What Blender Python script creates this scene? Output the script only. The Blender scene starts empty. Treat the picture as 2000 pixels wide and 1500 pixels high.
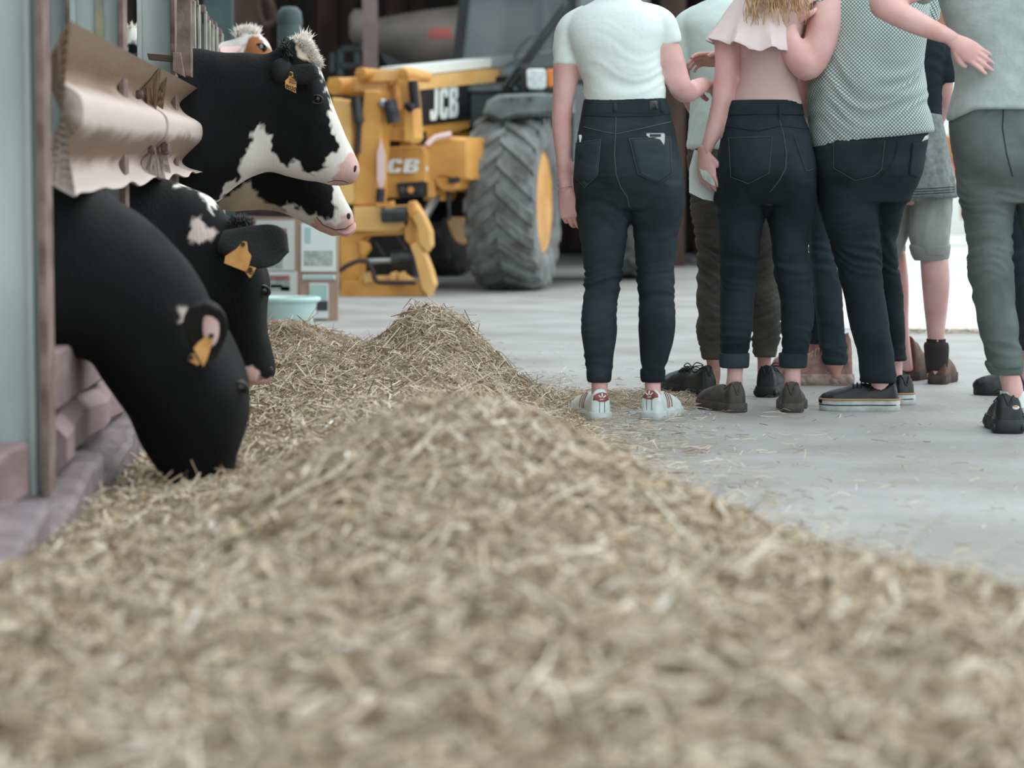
import bpy, bmesh, math, random
import numpy as np
from mathutils import Vector, Matrix, noise
from mathutils.bvhtree import BVHTree
random.seed(7); rng = np.random.default_rng(7)
C = bpy.context.scene.collection
# ------------------------------------------------------------------ camera
FPX = 4722.0; CAMZ = 0.70; PITCH = math.atan(367.0/FPX)
cam_d = bpy.data.cameras.new('camera'); cam = bpy.data.objects.new('camera', cam_d); C.objects.link(cam)
cam_d.sensor_width = 36.0; cam_d.lens = FPX*36.0/2000.0
cam.location = (0, 0, CAMZ); cam.rotation_euler = (math.pi/2-PITCH, 0, 0)
cam_d.clip_start = 0.05; cam_d.clip_end = 300
cam_d.dof.use_dof = True; cam_d.dof.focus_distance = 7.9; cam_d.dof.aperture_fstop = 3.3
bpy.context.scene.camera = cam
# ------------------------------------------------------------------ light
vs = bpy.context.scene.view_settings
vs.view_transform = 'Standard'; vs.look = 'None'; vs.gamma = 1.0; vs.use_curve_mapping = False
vs.exposure = 0.35
w = bpy.data.worlds.new('world'); bpy.context.scene.world = w; w.use_nodes = True
bg = w.node_tree.nodes['Background']; bg.inputs[0].default_value = (0.89, 0.98, 1.0, 1); bg.inputs[1].default_value = 1.35
sun_d = bpy.data.lights.new('sun', 'SUN'); sun = bpy.data.objects.new('sun', sun_d); C.objects.link(sun)
sun_d.energy = 0.9; sun_d.angle = math.radians(55); sun_d.color = (1.0, 0.97, 0.9)
sun.rotation_euler = Vector((0.55, 0.45, 1.0)).to_track_quat('Z', 'Y').to_euler()

# ------------------------------------------------------------------ helpers
def P(px, py, Y):
    a = (px-1000)/FPX; b = -(py-750)/FPX
    c, s = math.cos(PITCH), math.sin(PITCH)
    d = Vector((a, c+b*s, -s+b*c))
    return Vector((0, 0, CAMZ)) + d*(Y/d.y)
def PX(v):
    x, y, z = v[0], v[1], v[2]-CAMZ
    c, s = math.cos(PITCH), math.sin(PITCH)
    f = y*c - z*s; u = y*s + z*c
    return 1000+FPX*x/f, 750-FPX*u/f
def S(Y): return FPX/Y
def lin(c):
    return tuple(((v/255.0)/12.92 if v/255.0 <= .04045 else ((v/255.0+.055)/1.055)**2.4) for v in c)
WT = {}
def link(o, parent=None):
    C.objects.link(o)
    if parent is not None:
        o.parent = parent
        o.matrix_parent_inverse = Matrix.Translation(-WT.get(parent.name, Vector((0, 0, 0))))
    return o
def tag(o, label=None, cat=None, group=None, kind=None):
    if label: o['label'] = label
    if cat: o['category'] = cat
    if group: o['group'] = group
    if kind: o['kind'] = kind
    return o
def thing(name, label, cat, loc, group=None):
    o = bpy.data.objects.new(name, None); o.location = loc; o.empty_display_size = .1
    C.objects.link(o); WT[o.name] = Vector(loc)
    return tag(o, label, cat, group)
def mkobj(name, verts, faces, mat, parent=None, smooth=True):
    me = bpy.data.meshes.new(name); me.from_pydata([tuple(v) for v in verts], [], faces); me.update()
    if mat is not None:
        for m in (mat if isinstance(mat, (list, tuple)) else [mat]): me.materials.append(m)
    if smooth: me.polygons.foreach_set('use_smooth', [True]*len(me.polygons))
    o = bpy.data.objects.new(name, me); WT[o.name] = Vector((0, 0, 0))
    return link(o, parent)
def catmull(pts, n):
    """pts: list of tuples -> n samples, per-component Catmull-Rom."""
    A = np.array(pts, float); m = len(A)
    if m == 2: return [tuple(A[0]*(1-t)+A[1]*t) for t in np.linspace(0, 1, n)]
    E = np.vstack([2*A[0]-A[1], A, 2*A[-1]-A[-2]])
    out = []
    for t in np.linspace(0, m-1-1e-9, n):
        i = int(t); f = t-i; p0, p1, p2, p3 = E[i], E[i+1], E[i+2], E[i+3]
        out.append(tuple(.5*((2*p1)+(-p0+p2)*f+(2*p0-5*p1+4*p2-p3)*f*f+(-p0+3*p1-3*p2+p3)*f**3)))
    return out
class MB:
    def __init__(s): s.v = []; s.f = []
    def add(s, vs_, fs):
        b = len(s.v); s.v += [Vector(v) for v in vs_]; s.f += [tuple(b+i for i in f) for f in fs]; return s
    def loft(s, rings, cap=True, closed=True):
        n = len(rings[0]); b = len(s.v)
        for r in rings: s.v += [Vector(p) for p in r]
        for i in range(len(rings)-1):
            for j in range(n if closed else n-1):
                k = (j+1) % n
                s.f.append((b+i*n+j, b+i*n+k, b+(i+1)*n+k, b+(i+1)*n+j))
        if cap:
            for i, rv in ((0, True), (len(rings)-1, False)):
                c = sum((Vector(p) for p in rings[i]), Vector())/n; ci = len(s.v); s.v.append(c)
                for j in range(n):
                    k = (j+1) % n; a, d = b+i*n+j, b+i*n+k
                    s.f.append((ci, d, a) if rv else (ci, a, d))
        return s
    def tube(s, pts, rad, n=10, flat=1.0, up=None, dense=0):
        """tube through 3-D pts with radii; flat scales the second axis"""
        if not hasattr(rad, '__len__'): rad = [rad]*len(pts)
        if dense:
            q = catmull([tuple(p)+(r,) for p, r in zip(pts, rad)], dense)
            pts = [Vector(a[:3]) for a in q]; rad = [max(a[3], 1e-4) for a in q]
        pts = [Vector(p) for p in pts]; rings = []
        ref = Vector(up) if up is not None else None; nx = None
        for i, p in enumerate(pts):
            t = (pts[min(i+1, len(pts)-1)]-pts[max(i-1, 0)]).normalized()
            if nx is None:
                r0 = ref if ref is not None else (Vector((0, 0, 1)) if abs(t.z) < .9 else Vector((1, 0, 0)))
                nx = (r0 - t*r0.dot(t)).normalized()
            else: nx = (nx - t*nx.dot(t)).normalized()
            ny = t.cross(nx)
            rings.append([p + nx*(rad[i]*flat*math.cos(2*math.pi*k/n)) + ny*(rad[i]*math.sin(2*math.pi*k/n)) for k in range(n)])
        return s.loft(rings)
    def box(s, c, size, rot=None, taper=1.0):
        c = Vector(c); x, y, z = [a/2 for a in size]; R = rot if rot is not None else Matrix.Identity(3)
        vv = []
        for sz in (-1, 1):
            k = taper if sz > 0 else 1
            for sx, sy in ((-1, -1), (1, -1), (1, 1), (-1, 1)): vv.append(c + R @ Vector((sx*x*k, sy*y*k, sz*z)))
        return s.add(vv, [(3, 2, 1, 0), (4, 5, 6, 7), (0, 1, 5, 4), (1, 2, 6, 5), (2, 3, 7, 6), (3, 0, 4, 7)])
    def prism(s, poly, d, bev=0.0):
        poly = [Vector(p) for p in poly]; d = Vector(d); n = len(poly)
        if bev > 0:
            c = sum(poly, Vector())/n; dn = d.normalized()
            ins = [p + (c-p).normalized()*bev for p in poly]
            rings = [ins, [p+dn*bev for p in poly], [p+d-dn*bev for p in poly], [p+d for p in ins]]
        else: rings = [poly, [p+d for p in poly]]
        b = len(s.v)
        for r in rings: s.v += r
        for i in range(len(rings)-1):
            for j in range(n):
                k = (j+1) % n; s.f.append((b+i*n+j, b+i*n+k, b+(i+1)*n+k, b+(i+1)*n+j))
        s.f.append(tuple(b+j for j in reversed(range(n)))); s.f.append(tuple(b+(len(rings)-1)*n+j for j in range(n)))
        return s
    def ell(s, c, r, R=None, nu=16, nv=10):
        c = Vector(c); R = R if R is not None else Matrix.Identity(3); rings = []
        for i in range(1, nv):
            a = math.pi*i/nv
            rings.append([c + R @ Vector((r[0]*math.sin(a)*math.cos(2*math.pi*k/nu), r[1]*math.sin(a)*math.sin(2*math.pi*k/nu), -r[2]*math.cos(a))) for k in range(nu)])
        b = len(s.v); s.loft(rings, cap=False)
        lo, hi = len(s.v), len(s.v)+1; s.v += [c+R@Vector((0, 0, -r[2])), c+R@Vector((0, 0, r[2]))]
        m = len(rings)-1
        for k in range(nu):
            q = (k+1) % nu; s.f.append((lo, b+q, b+k)); s.f.append((hi, b+m*nu+k, b+m*nu+q))
        return s
    def lathe(s, prof, c, R=None, n=24):
        """prof (r,h) around local z; closed ends at r=0 by caps"""
        c = Vector(c); R = R if R is not None else Matrix.Identity(3)
        rings = [[c + R @ Vector((r*math.cos(2*math.pi*k/n), r*math.sin(2*math.pi*k/n), h)) for k in range(n)] for r, h in prof]
        return s.loft(rings)
    def build(s, name, mat, parent=None, smooth=True, bevel=0):
        o = mkobj(name, s.v, s.f, mat, parent, smooth)
        bm = bmesh.new(); bm.from_mesh(o.data)
        if bevel: bmesh.ops.bevel(bm, geom=[e for e in bm.edges if e.is_manifold and e.calc_face_angle(0) > .6], offset=bevel, segments=2, affect='EDGES', clamp_overlap=True)
        bmesh.ops.recalc_face_normals(bm, faces=bm.faces); bm.to_mesh(o.data); bm.free()
        if smooth:
            try: o.data.set_sharp_from_angle(angle=math.radians(42))
            except Exception: pass
        return o
def pxprism(poly, Y, d, bev=0.0, mb=None):
    mb = mb or MB(); return mb.prism([P(x, y, Y) for x, y in poly], d, bev)
def remesh(mb, voxel, smooth=3):
    me = bpy.data.meshes.new('tmp'); me.from_pydata([tuple(v) for v in mb.v], [], mb.f)
    bm = bmesh.new(); bm.from_mesh(me); bmesh.ops.recalc_face_normals(bm, faces=bm.faces); bm.to_mesh(me); bm.free()
    o = bpy.data.objects.new('tmp', me); C.objects.link(o)
    r = o.modifiers.new('r', 'REMESH'); r.mode = 'VOXEL'; r.voxel_size = voxel
    if smooth: q = o.modifiers.new('s', 'SMOOTH'); q.factor = .5; q.iterations = smooth
    dg = bpy.context.evaluated_depsgraph_get(); e = o.evaluated_get(dg); m2 = bpy.data.meshes.new_from_object(e)
    n = len(m2.vertices); co = np.empty(n*3); m2.vertices.foreach_get('co', co); co = co.reshape(-1, 3)
    nr = np.empty(n*3); m2.vertex_normals.foreach_get('vector', nr); nr = nr.reshape(-1, 3)
    fs = [tuple(p.vertices) for p in m2.polygons]
    bpy.data.objects.remove(o); bpy.data.meshes.remove(me); bpy.data.meshes.remove(m2)
    return co, nr, fs
def text_obj(s, size, M, mat, parent, extrude=.001, bold=0.0, name='lettering', shear=0.0, sx=1.0):
    cu = bpy.data.curves.new('t', 'FONT'); cu.body = s; cu.size = size; cu.extrude = extrude; cu.offset = bold; cu.align_x = 'CENTER'; cu.align_y = 'CENTER'; cu.shear = shear
    cu.resolution_u = 3
    o = bpy.data.objects.new('t', cu); C.objects.link(o)
    dg = bpy.context.evaluated_depsgraph_get(); me = bpy.data.meshes.new_from_object(o.evaluated_get(dg))
    vs_ = [M @ Vector((v.co.x*sx, v.co.y, v.co.z)) for v in me.vertices]; fs = [tuple(p.vertices) for p in me.polygons]
    bpy.data.objects.remove(o); bpy.data.meshes.remove(me)
    return mkobj(name, vs_, fs, mat, parent, smooth=False)
def jcb_letters(Mx, h, mat_, parent, sx=1.0, sh=.12, th=.004):
    mb = MB()
    def pz(poly, ox):
        pts = [Mx @ Vector(((x+ox+y*sh)*h*sx, (y-.5)*h, 0)) for x, y in poly]; mb.prism(pts, Mx.to_3x3() @ Vector((0, 0, th)))
    def rc(a, b, c, d, ox): pz([(a, b), (c, b), (c, d), (a, d)], ox)
    o = -.98
    pz([(.30, 1), (.54, 1), (.54, .2), (.42, 0), (.06, 0), (0, .1), (0, .32), (.22, .32), (.24, .22), (.30, .22)], o); o += .66
    pz([(0, .15), (.12, 0), (.5, 0), (.58, .1), (.58, .34), (.36, .34), (.36, .2), (.23, .2), (.23, .5)], o)
    pz([(0, .15), (.23, .5), (.23, .8), (.36, .8), (.36, .66), (.58, .66), (.58, .9), (.5, 1), (.12, 1), (0, .85)], o); o += .68
    rc(0, 0, .24, 1, o); rc(.24, .8, .44, 1, o); rc(.24, .41, .44, .6, o); rc(.24, 0, .44, .2, o)
    pz([(.38, .5), (.55, .58), (.6, .66), (.6, .88), (.5, 1), (.38, 1)], o); pz([(.38, 0), (.5, 0), (.62, .12), (.62, .4), (.55, .5), (.38, .52)], o)
    return mb.build('lettering', mat_, parent, smooth=False)
def frame(o, xdir, ydir):
    x = Vector(xdir).normalized(); y = Vector(ydir); y = (y-x*y.dot(x)).normalized(); z = x.cross(y)
    M = Matrix(((x.x, y.x, z.x, o[0]), (x.y, y.y, z.y, o[1]), (x.z, y.z, z.z, o[2]), (0, 0, 0, 1))); return M
def rotz(a): return Matrix.Rotation(a, 3, 'Z')

# ------------------------------------------------------------------ materials
def mat(name, rgb, rough=.6, metal=0.0, noise_s=0, noise_a=.15, bump=0.0, bump_s=40, rgb2=None, spec=.5, sss=0, stretch=None, detail=4, lo=.35, hi=.65, sheen=0):
    m = bpy.data.materials.new(name); m.use_nodes = True; nt = m.node_tree; b = nt.nodes['Principled BSDF']
    c = lin(rgb); b.inputs['Base Color'].default_value = (*c, 1); b.inputs['Roughness'].default_value = rough
    b.inputs['Metallic'].default_value = metal; b.inputs['Specular IOR Level'].default_value = spec
    if sss: b.inputs['Subsurface Weight'].default_value = sss; b.inputs['Subsurface Radius'].default_value = (.02, .008, .004)
    if sheen: b.inputs['Sheen Weight'].default_value = sheen
    tc = nt.nodes.new('ShaderNodeTexCoord'); mp = nt.nodes.new('ShaderNodeMapping'); nt.links.new(tc.outputs['Object'], mp.inputs[0])
    if stretch: mp.inputs['Scale'].default_value = stretch
    if noise_s:
        nz = nt.nodes.new('ShaderNodeTexNoise'); nz.inputs['Scale'].default_value = noise_s; nz.inputs['Detail'].default_value = detail
        nt.links.new(mp.outputs[0], nz.inputs['Vector'])
        cr = nt.nodes.new('ShaderNodeValToRGB'); cr.color_ramp.elements[0].position = lo; cr.color_ramp.elements[1].position = hi
        c2 = lin(rgb2) if rgb2 else tuple(v*(1-noise_a*2) for v in c)
        cr.color_ramp.elements[0].color = (*c2, 1); cr.color_ramp.elements[1].color = (*c, 1)
        nt.links.new(nz.outputs[0], cr.inputs[0]); nt.links.new(cr.outputs[0], b.inputs['Base Color'])
    if bump:
        n2 = nt.nodes.new('ShaderNodeTexNoise'); n2.inputs['Scale'].default_value = bump_s; n2.inputs['Detail'].default_value = 5
        nt.links.new(mp.outputs[0], n2.inputs['Vector'])
        bp = nt.nodes.new('ShaderNodeBump'); bp.inputs['Strength'].default_value = bump; bp.inputs['Distance'].default_value = .01
        nt.links.new(n2.outputs[0], bp.inputs['Height']); nt.links.new(bp.outputs[0], b.inputs['Normal'])
    return m
def mat_attr(name, attr, rough=.7, bump=0.0, bump_s=200, stretch=None, spec=.3, transl=0, sheen=0):
    m = mat(name, (128, 128, 128), rough, bump=bump, bump_s=bump_s, stretch=stretch, spec=spec, sheen=sheen); nt = m.node_tree
    a = nt.nodes.new('ShaderNodeAttribute'); a.attribute_name = attr
    nt.links.new(a.outputs['Color'], nt.nodes['Principled BSDF'].inputs['Base Color']); return m
M = {}
M['floor'] = mat('concrete', (166, 167, 167), .6, noise_s=1.6, rgb2=(140, 139, 137), bump=.5, bump_s=35, detail=12)
M['floor_sunlit'] = mat('concrete_sun_tint', (214, 218, 217), .7, noise_s=1.2, rgb2=(196, 200, 200), bump=.2, bump_s=35, detail=9)  # same concrete, lightened so its colour carries the yard's sunlight
M['skin'] = mat('skin', (226, 184, 180), .55, noise_s=12, rgb2=(212, 162, 158), sss=.15, bump=.08, bump_s=90)
M['skin2'] = mat('skin_tan', (204, 158, 148), .55, noise_s=12, rgb2=(184, 136, 126), sss=.1)
M['denim'] = mat('denim_dark', (51, 62, 67), .85, noise_s=6, detail=9, rgb2=(33, 42, 46), bump=.15, bump_s=700, spec=.2)
M['denim2'] = mat('denim_navy', (42, 53, 58), .85, noise_s=6, detail=9, rgb2=(28, 36, 40), bump=.15, bump_s=700, spec=.2)
M['denim3'] = mat('denim_blue', (52, 65, 71), .85, noise_s=7, rgb2=(38, 50, 55), bump=.15, bump_s=700, spec=.2)
M['stitch'] = mat('stitching', (74, 80, 76), .8)
M['stitch2'] = mat('seam_dark', (18, 26, 31), .9)
M['white_tee'] = mat('white_cotton', (226, 238, 236), .85, bump=.15, bump_s=60, spec=.2)
M['cyan_tee'] = mat('pale_cotton', (218, 238, 234), .85, bump=.15, bump_s=60, spec=.2)
M['pink_top'] = mat('pink_cotton', (206, 176, 172), .85, bump=.15, bump_s=60, spec=.2)
M['flounce'] = mat('flounce_cotton', (228, 212, 212), .85, bump=.1, bump_s=60, spec=.2)
M['grey_tee'] = mat('grey_marl', (178, 190, 188), .9, noise_s=30, rgb2=(164, 178, 176), bump=.2, bump_s=120, spec=.2)
M['grey_knit'] = mat('grey_sweat', (142, 150, 149), .9, noise_s=50, rgb2=(116, 126, 125), bump=.2, bump_s=150, spec=.2)
M['black_tee'] = mat('black_cotton', (32, 42, 48), .85, bump=.15, bump_s=60, spec=.2)
M['brown_top'] = mat('brown_cotton', (70, 52, 46), .85, bump=.15, bump_s=60, spec=.2)
M['jogger'] = mat('jogger_cloth', (92, 90, 86), .85, noise_s=14, rgb2=(76, 75, 72), bump=.25, bump_s=120, spec=.2)
M['olive'] = mat('olive_twill', (104, 116, 113), .85, noise_s=10, rgb2=(90, 101, 98), bump=.2, bump_s=200, spec=.2)
M['khaki'] = mat('khaki_twill', (166, 170, 166), .85, noise_s=10, rgb2=(148, 153, 150), bump=.2, bump_s=200, spec=.2)
M['white_leather'] = mat('white_leather', (216, 228, 226), .45, noise_s=40, rgb2=(196, 209, 207))
M['pink_suede'] = mat('red_suede', (150, 84, 84), .7, noise_s=60, rgb2=(112, 66, 58))
M['white_rubber'] = mat('white_rubber', (206, 214, 212), .6, noise_s=30, rgb2=(180, 188, 186))
M['black_leather'] = mat('black_leather', (30, 36, 40), .38, noise_s=30, rgb2=(20, 25, 28), bump=.1, bump_s=150)
M['black_rubber'] = mat('black_rubber', (34, 38, 41), .55, bump=.1, bump_s=80)
M['grey_suede'] = mat('grey_brown_leather', (74, 68, 64), .6, noise_s=30, rgb2=(54, 49, 46), bump=.15, bump_s=120)
M['grey_rubber'] = mat('grey_brown_rubber', (82, 78, 74), .65, noise_s=30, rgb2=(62, 58, 55))
M['rose_mesh'] = mat('rose_mesh', (170, 132, 126), .8, noise_s=50, rgb2=(140, 106, 100), bump=.3, bump_s=200)
M['rose_rubber'] = mat('rose_rubber', (186, 166, 160), .6, noise_s=40, rgb2=(150, 128, 122))
M['brown_boot'] = mat('brown_boot', (104, 72, 52), .65, noise_s=30, rgb2=(74, 52, 42))
M['boot_sole'] = mat('boot_sole', (86, 70, 64), .8, noise_s=40, rgb2=(58, 48, 45))
M['cork'] = mat('cork', (176, 142, 110), .8)
M['sock_white'] = mat('white_knit', (214, 224, 222), .9)
M['sock_dark'] = mat('dark_knit', (48, 42, 42), .9, bump=.3, bump_s=150)
M['hair_blond'] = mat('blond_hair', (228, 200, 166), .5, noise_s=20, rgb2=(190, 150, 108))
M['hair_brown'] = mat('brown_hair', (98, 74, 56), .5, noise_s=20, rgb2=(66, 48, 36))
M['paper'] = mat('paper', (222, 234, 232), .8)
M['phone'] = mat('phone_silver', (186, 192, 190), .35, metal=.4)
M['phone_w'] = mat('phone_white', (222, 226, 214), .3)
M['black_glass'] = mat('dark_patch', (20, 24, 26), .3)
M['gold'] = mat('bracelet', (214, 170, 130), .3, metal=.8)
# gingham dots
m = M['check'] = mat('dotted_check', (200, 214, 210), .85, spec=.2, bump=.1, bump_s=60); nt = m.node_tree
tc = nt.nodes.new('ShaderNodeTexCoord'); sp = nt.nodes.new('ShaderNodeSeparateXYZ'); nt.links.new(tc.outputs['Object'], sp.inputs[0])
def mth(op, a, b_=None, nt=nt):
    n = nt.nodes.new('ShaderNodeMath'); n.operation = op
    for i, q in enumerate((a, b_)):
        if q is None: continue
        if isinstance(q, (int, float)): n.inputs[i].default_value = q
        else: nt.links.new(q, n.inputs[i])
    return n.outputs[0]
k = 2*math.pi/.0122
u = mth('MULTIPLY', mth('ARCTAN2', mth('SUBTRACT', sp.outputs[0], 1.171), mth('SUBTRACT', 7.93, sp.outputs[1])), .185)
sa = mth('SINE', mth('MULTIPLY', mth('ADD', u, sp.outputs[2]), k)); sb = mth('SINE', mth('MULTIPLY', mth('SUBTRACT', u, sp.outputs[2]), k))
pr = mth('MULTIPLY', mth('ADD', sa, 1.0), mth('ADD', sb, 1.0))
cr = nt.nodes.new('ShaderNodeValToRGB'); cr.color_ramp.elements[0].position = .10; cr.color_ramp.elements[1].position = .42
cr.color_ramp.elements[0].color = (*lin((104, 118, 117)), 1); cr.color_ramp.elements[1].color = (*lin((204, 218, 214)), 1)
nt.links.new(mth('MULTIPLY', pr, .5), cr.inputs[0]); nt.links.new(cr.outputs[0], nt.nodes['Principled BSDF'].inputs['Base Color'])
M['coat'] = mat_attr('cow_coat', 'coat', .8, bump=.25, bump_s=120, stretch=(1, 1, .3), spec=.22)
M['hair_w'] = mat('white_forelock', (248, 244, 238), .7, noise_s=40, rgb2=(236, 226, 212))
M['hair_k'] = mat('black_forelock', (34, 36, 38), .6)
M['ear_k'] = mat('black_ear', (25, 28, 30), .75, noise_s=20, rgb2=(15, 17, 19), bump=.3, bump_s=150)
M['ear_p'] = mat('pink_ear', (214, 180, 176), .7)
M['eye'] = mat('cow_eye', (14, 12, 12), .12)
M['eye_rim'] = mat('eye_rim', (34, 32, 31), .5)
M['eye_b'] = mat('pale_iris', (120, 134, 138), .15)
M['nostril'] = mat('nostril', (60, 36, 34), .7)
M['tongue'] = mat('pink_lip', (206, 156, 154), .5)
M['tag'] = mat('yellow_tag', (222, 170, 100), .6, noise_s=30, rgb2=(204, 146, 74))
M['ink'] = mat('tag_ink', (60, 44, 34), .7)
M['galv'] = mat('galvanised_steel', (200, 210, 207), .7, noise_s=5, rgb2=(166, 178, 176), bump=.2, bump_s=60, stretch=(1, 1, .25))
M['galv_l'] = mat('weathered_galvanised', (190, 190, 180), .7, noise_s=12, rgb2=(150, 146, 134))
M['rust'] = mat('rusty_edge', (142, 122, 116), .8, noise_s=14, rgb2=(104, 82, 76), bump=.3, bump_s=60)
M['stain'] = mat('ochre_stain', (176, 168, 138), .8, noise_s=12, rgb2=(132, 140, 136))
M['rail'] = mat_attr('muddy_rail', 'mud', .85, bump=.4, bump_s=50)
M['bolt'] = mat('rusty_bolt', (98, 78, 72), .6, metal=.4)
M['plank'] = mat('red_grey_timber', (150, 128, 130), .85, noise_s=8, rgb2=(122, 100, 102), bump=.4, bump_s=40, stretch=(1, .3, 1))
M['kerb'] = mat('kerb_concrete', (140, 130, 134), .85, noise_s=12, rgb2=(112, 102, 106), bump=.5, bump_s=50)
M['yellow'] = mat('yellow_paint', (222, 164, 84), .5, noise_s=4, rgb2=(192, 134, 62), detail=8)
M['yellow_l'] = mat('pale_yellow_paint', (230, 186, 118), .5, noise_s=4, rgb2=(212, 162, 92), detail=8)
M['orange'] = mat('orange_lens', (212, 120, 40), .3)
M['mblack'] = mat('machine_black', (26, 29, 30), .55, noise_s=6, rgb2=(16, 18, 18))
M['mgrey'] = mat('machine_grey', (62, 72, 74), .55, noise_s=6, rgb2=(48, 56, 58))
M['dusty'] = mat('dusty_black_plastic', (112, 122, 122), .8, noise_s=9, rgb2=(82, 90, 90))
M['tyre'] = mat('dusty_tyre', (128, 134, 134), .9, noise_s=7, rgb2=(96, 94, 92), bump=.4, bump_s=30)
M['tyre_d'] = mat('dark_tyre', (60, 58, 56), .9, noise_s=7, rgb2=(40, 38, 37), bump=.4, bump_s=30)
M['steel'] = mat('bright_steel', (176, 182, 184), .3, metal=.8)
M['dsteel'] = mat('dark_steel', (76, 78, 80), .5, metal=.5, noise_s=12, rgb2=(52, 52, 54))
M['hose'] = mat('hose', (52, 42, 40), .6)
M['lamp'] = mat('lamp_lens', (222, 230, 230), .2, noise_s=30, rgb2=(190, 198, 198))
M['white'] = mat('white_paint', (226, 234, 232), .5)
M['pinkrefl'] = mat('pink_reflector', (226, 196, 194), .4)
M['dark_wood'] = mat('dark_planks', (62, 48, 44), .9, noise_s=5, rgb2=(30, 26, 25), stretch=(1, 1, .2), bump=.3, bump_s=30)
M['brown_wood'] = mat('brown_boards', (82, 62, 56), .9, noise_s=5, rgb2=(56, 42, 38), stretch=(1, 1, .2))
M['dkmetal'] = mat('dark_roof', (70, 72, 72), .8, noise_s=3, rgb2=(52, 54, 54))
M['teal'] = mat('teal_steel', (72, 92, 92), .6, noise_s=6, rgb2=(58, 74, 74))
M['pinkpost'] = mat('pinkish_post', (138, 118, 118), .7, noise_s=6, rgb2=(120, 100, 100))
M['tank'] = mat('grimy_tank', (134, 124, 118), .7, noise_s=3, rgb2=(104, 100, 96), detail=8)
M['red'] = mat('faded_red', (180, 96, 92), .7)
M['board'] = mat('brown_board', (172, 146, 128), .7, noise_s=6, rgb2=(158, 132, 114))
M['poster_pink'] = mat('poster_pink', (198, 130, 132), .7, noise_s=30, rgb2=(130, 96, 92))
M['poster_grey'] = mat('poster_grey', (150, 160, 152), .7, noise_s=40, rgb2=(186, 196, 190))
M['poster_cyan'] = mat('poster_cyan', (170, 200, 196), .7)
M['poster_dark'] = mat('poster_dark', (58, 62, 66), .7)
M['tub'] = mat('pale_tub', (192, 222, 216), .5, noise_s=5, rgb2=(178, 208, 203))
M['hay_base'] = mat('hay_under', (172, 150, 124), .95, noise_s=28, rgb2=(118, 98, 76), bump=1.0, bump_s=60)
M['straw'] = mat_attr('straw_blades', 'tone', .7, spec=.25)
M['yardwall'] = mat('white_render', (228, 230, 226), .8)
M['yard_o'] = mat('orange_bin', (190, 134, 70), .8, noise_s=3, rgb2=(150, 104, 84))
M['yard_y'] = mat('yellow_bale', (222, 200, 130), .8)
M['yard_r'] = mat('red_paint', (206, 110, 100), .8)
g = M['glass'] = bpy.data.materials.new('window_glass'); g.use_nodes = True; b = g.node_tree.nodes['Principled BSDF']
b.inputs['Base Color'].default_value = (.16, .20, .21, 1); b.inputs['Roughness'].default_value = .06; b.inputs['Alpha'].default_value = .35; b.inputs['Specular IOR Level'].default_value = .45

# ------------------------------------------------------------------ decals and seams that lie on a surface
CAMV = Vector((0, 0, CAMZ))
def bvh_of(o): return BVHTree.FromPolygons([v.co.copy() for v in o.data.vertices], [tuple(p.vertices) for p in o.data.polygons])
def proj(bvh, px, py, off=0.0):
    d = (P(px, py, 8.0)-CAMV).normalized(); h = bvh.ray_cast(CAMV, d)
    if h[0] is None:
        return None
    n = h[1] if h[1].dot(d) < 0 else -h[1]
    return h[0] + (n*.5-d*.5).normalized()*off
def decal(poly, bvh, off, mt, parent, name, cuts=3):
    cuts = 4 if cuts == 3 else cuts
    bm = bmesh.new(); vs_ = [bm.verts.new((x, y, 0)) for x, y in poly]; bm.faces.new(vs_)
    bmesh.ops.triangulate(bm, faces=bm.faces)
    for _ in range(cuts): bmesh.ops.subdivide_edges(bm, edges=bm.edges, cuts=1, use_grid_fill=True)
    bad = []
    for v in bm.verts:
        bd = any(e.is_boundary for e in v.link_edges)
        h = proj(bvh, v.co.x, v.co.y, off if not bd else off*.25)
        if h is None: bad.append(v)
        else: v.co = h
    bmesh.ops.delete(bm, geom=bad, context='VERTS')
    me = bpy.data.meshes.new(name); bm.to_mesh(me); bm.free(); me.materials.append(mt)
    me.polygons.foreach_set('use_smooth', [True]*len(me.polygons))
    o = bpy.data.objects.new(name, me); WT[o.name] = Vector((0, 0, 0)); return link(o, parent)
def seam(poly, bvh, r, mt, parent, name='seam', off=.002, step=5):
    pts = []
    for (x0, y0), (x1, y1) in zip(poly[:-1], poly[1:]):
        n = max(2, int(math.hypot(x1-x0, y1-y0)/step))
        for i in range(n): pts.append((x0+(x1-x0)*i/n, y0+(y1-y0)*i/n))
    pts.append(poly[-1]); q = [proj(bvh, x, y, off) for x, y in pts]; q = [a for a in q if a is not None]
    if len(q) < 2: return None
    return MB().tube(q, r, 5).build(name, mt, parent)
# ================================================================== SETTING
def struct(name, mb, m, **k): return tag(mb.build(name, m, None, smooth=False, **k), kind='structure')
struct('floor', MB().box((0, 22, -.05), (60, 64, .1)), M['floor'])
SL = (730-1000)/FPX
def bx(Y, a=-.64): return a + SL*Y
# cow shed on the left and dark machine barn behind the telehandler
struct('wall_left', MB().box((-6.5, 12, 1.8), (.2, 34, 3.6)), M['dark_wood'])
b = MB()
b.prism([(-6.6, -4, 3.6), (-6.6, -4, 3.72), (-1.7, -4, 4.3), (-1.7, -4, 4.18)], (0, 18, 0)); struct('ceiling_cow_shed', b, M['dkmetal'])
struct('floor_yard_sunlit', MB().prism([(1.75, 12.7, .001), (14, 11.2, .001), (14, 43, .001), (2.4, 43, .001), (1.8, 20, .001)], (0, 0, .006)), M['floor_sunlit'])  # added slab: brightness of the sunlit yard painted in as a lighter colour
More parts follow.
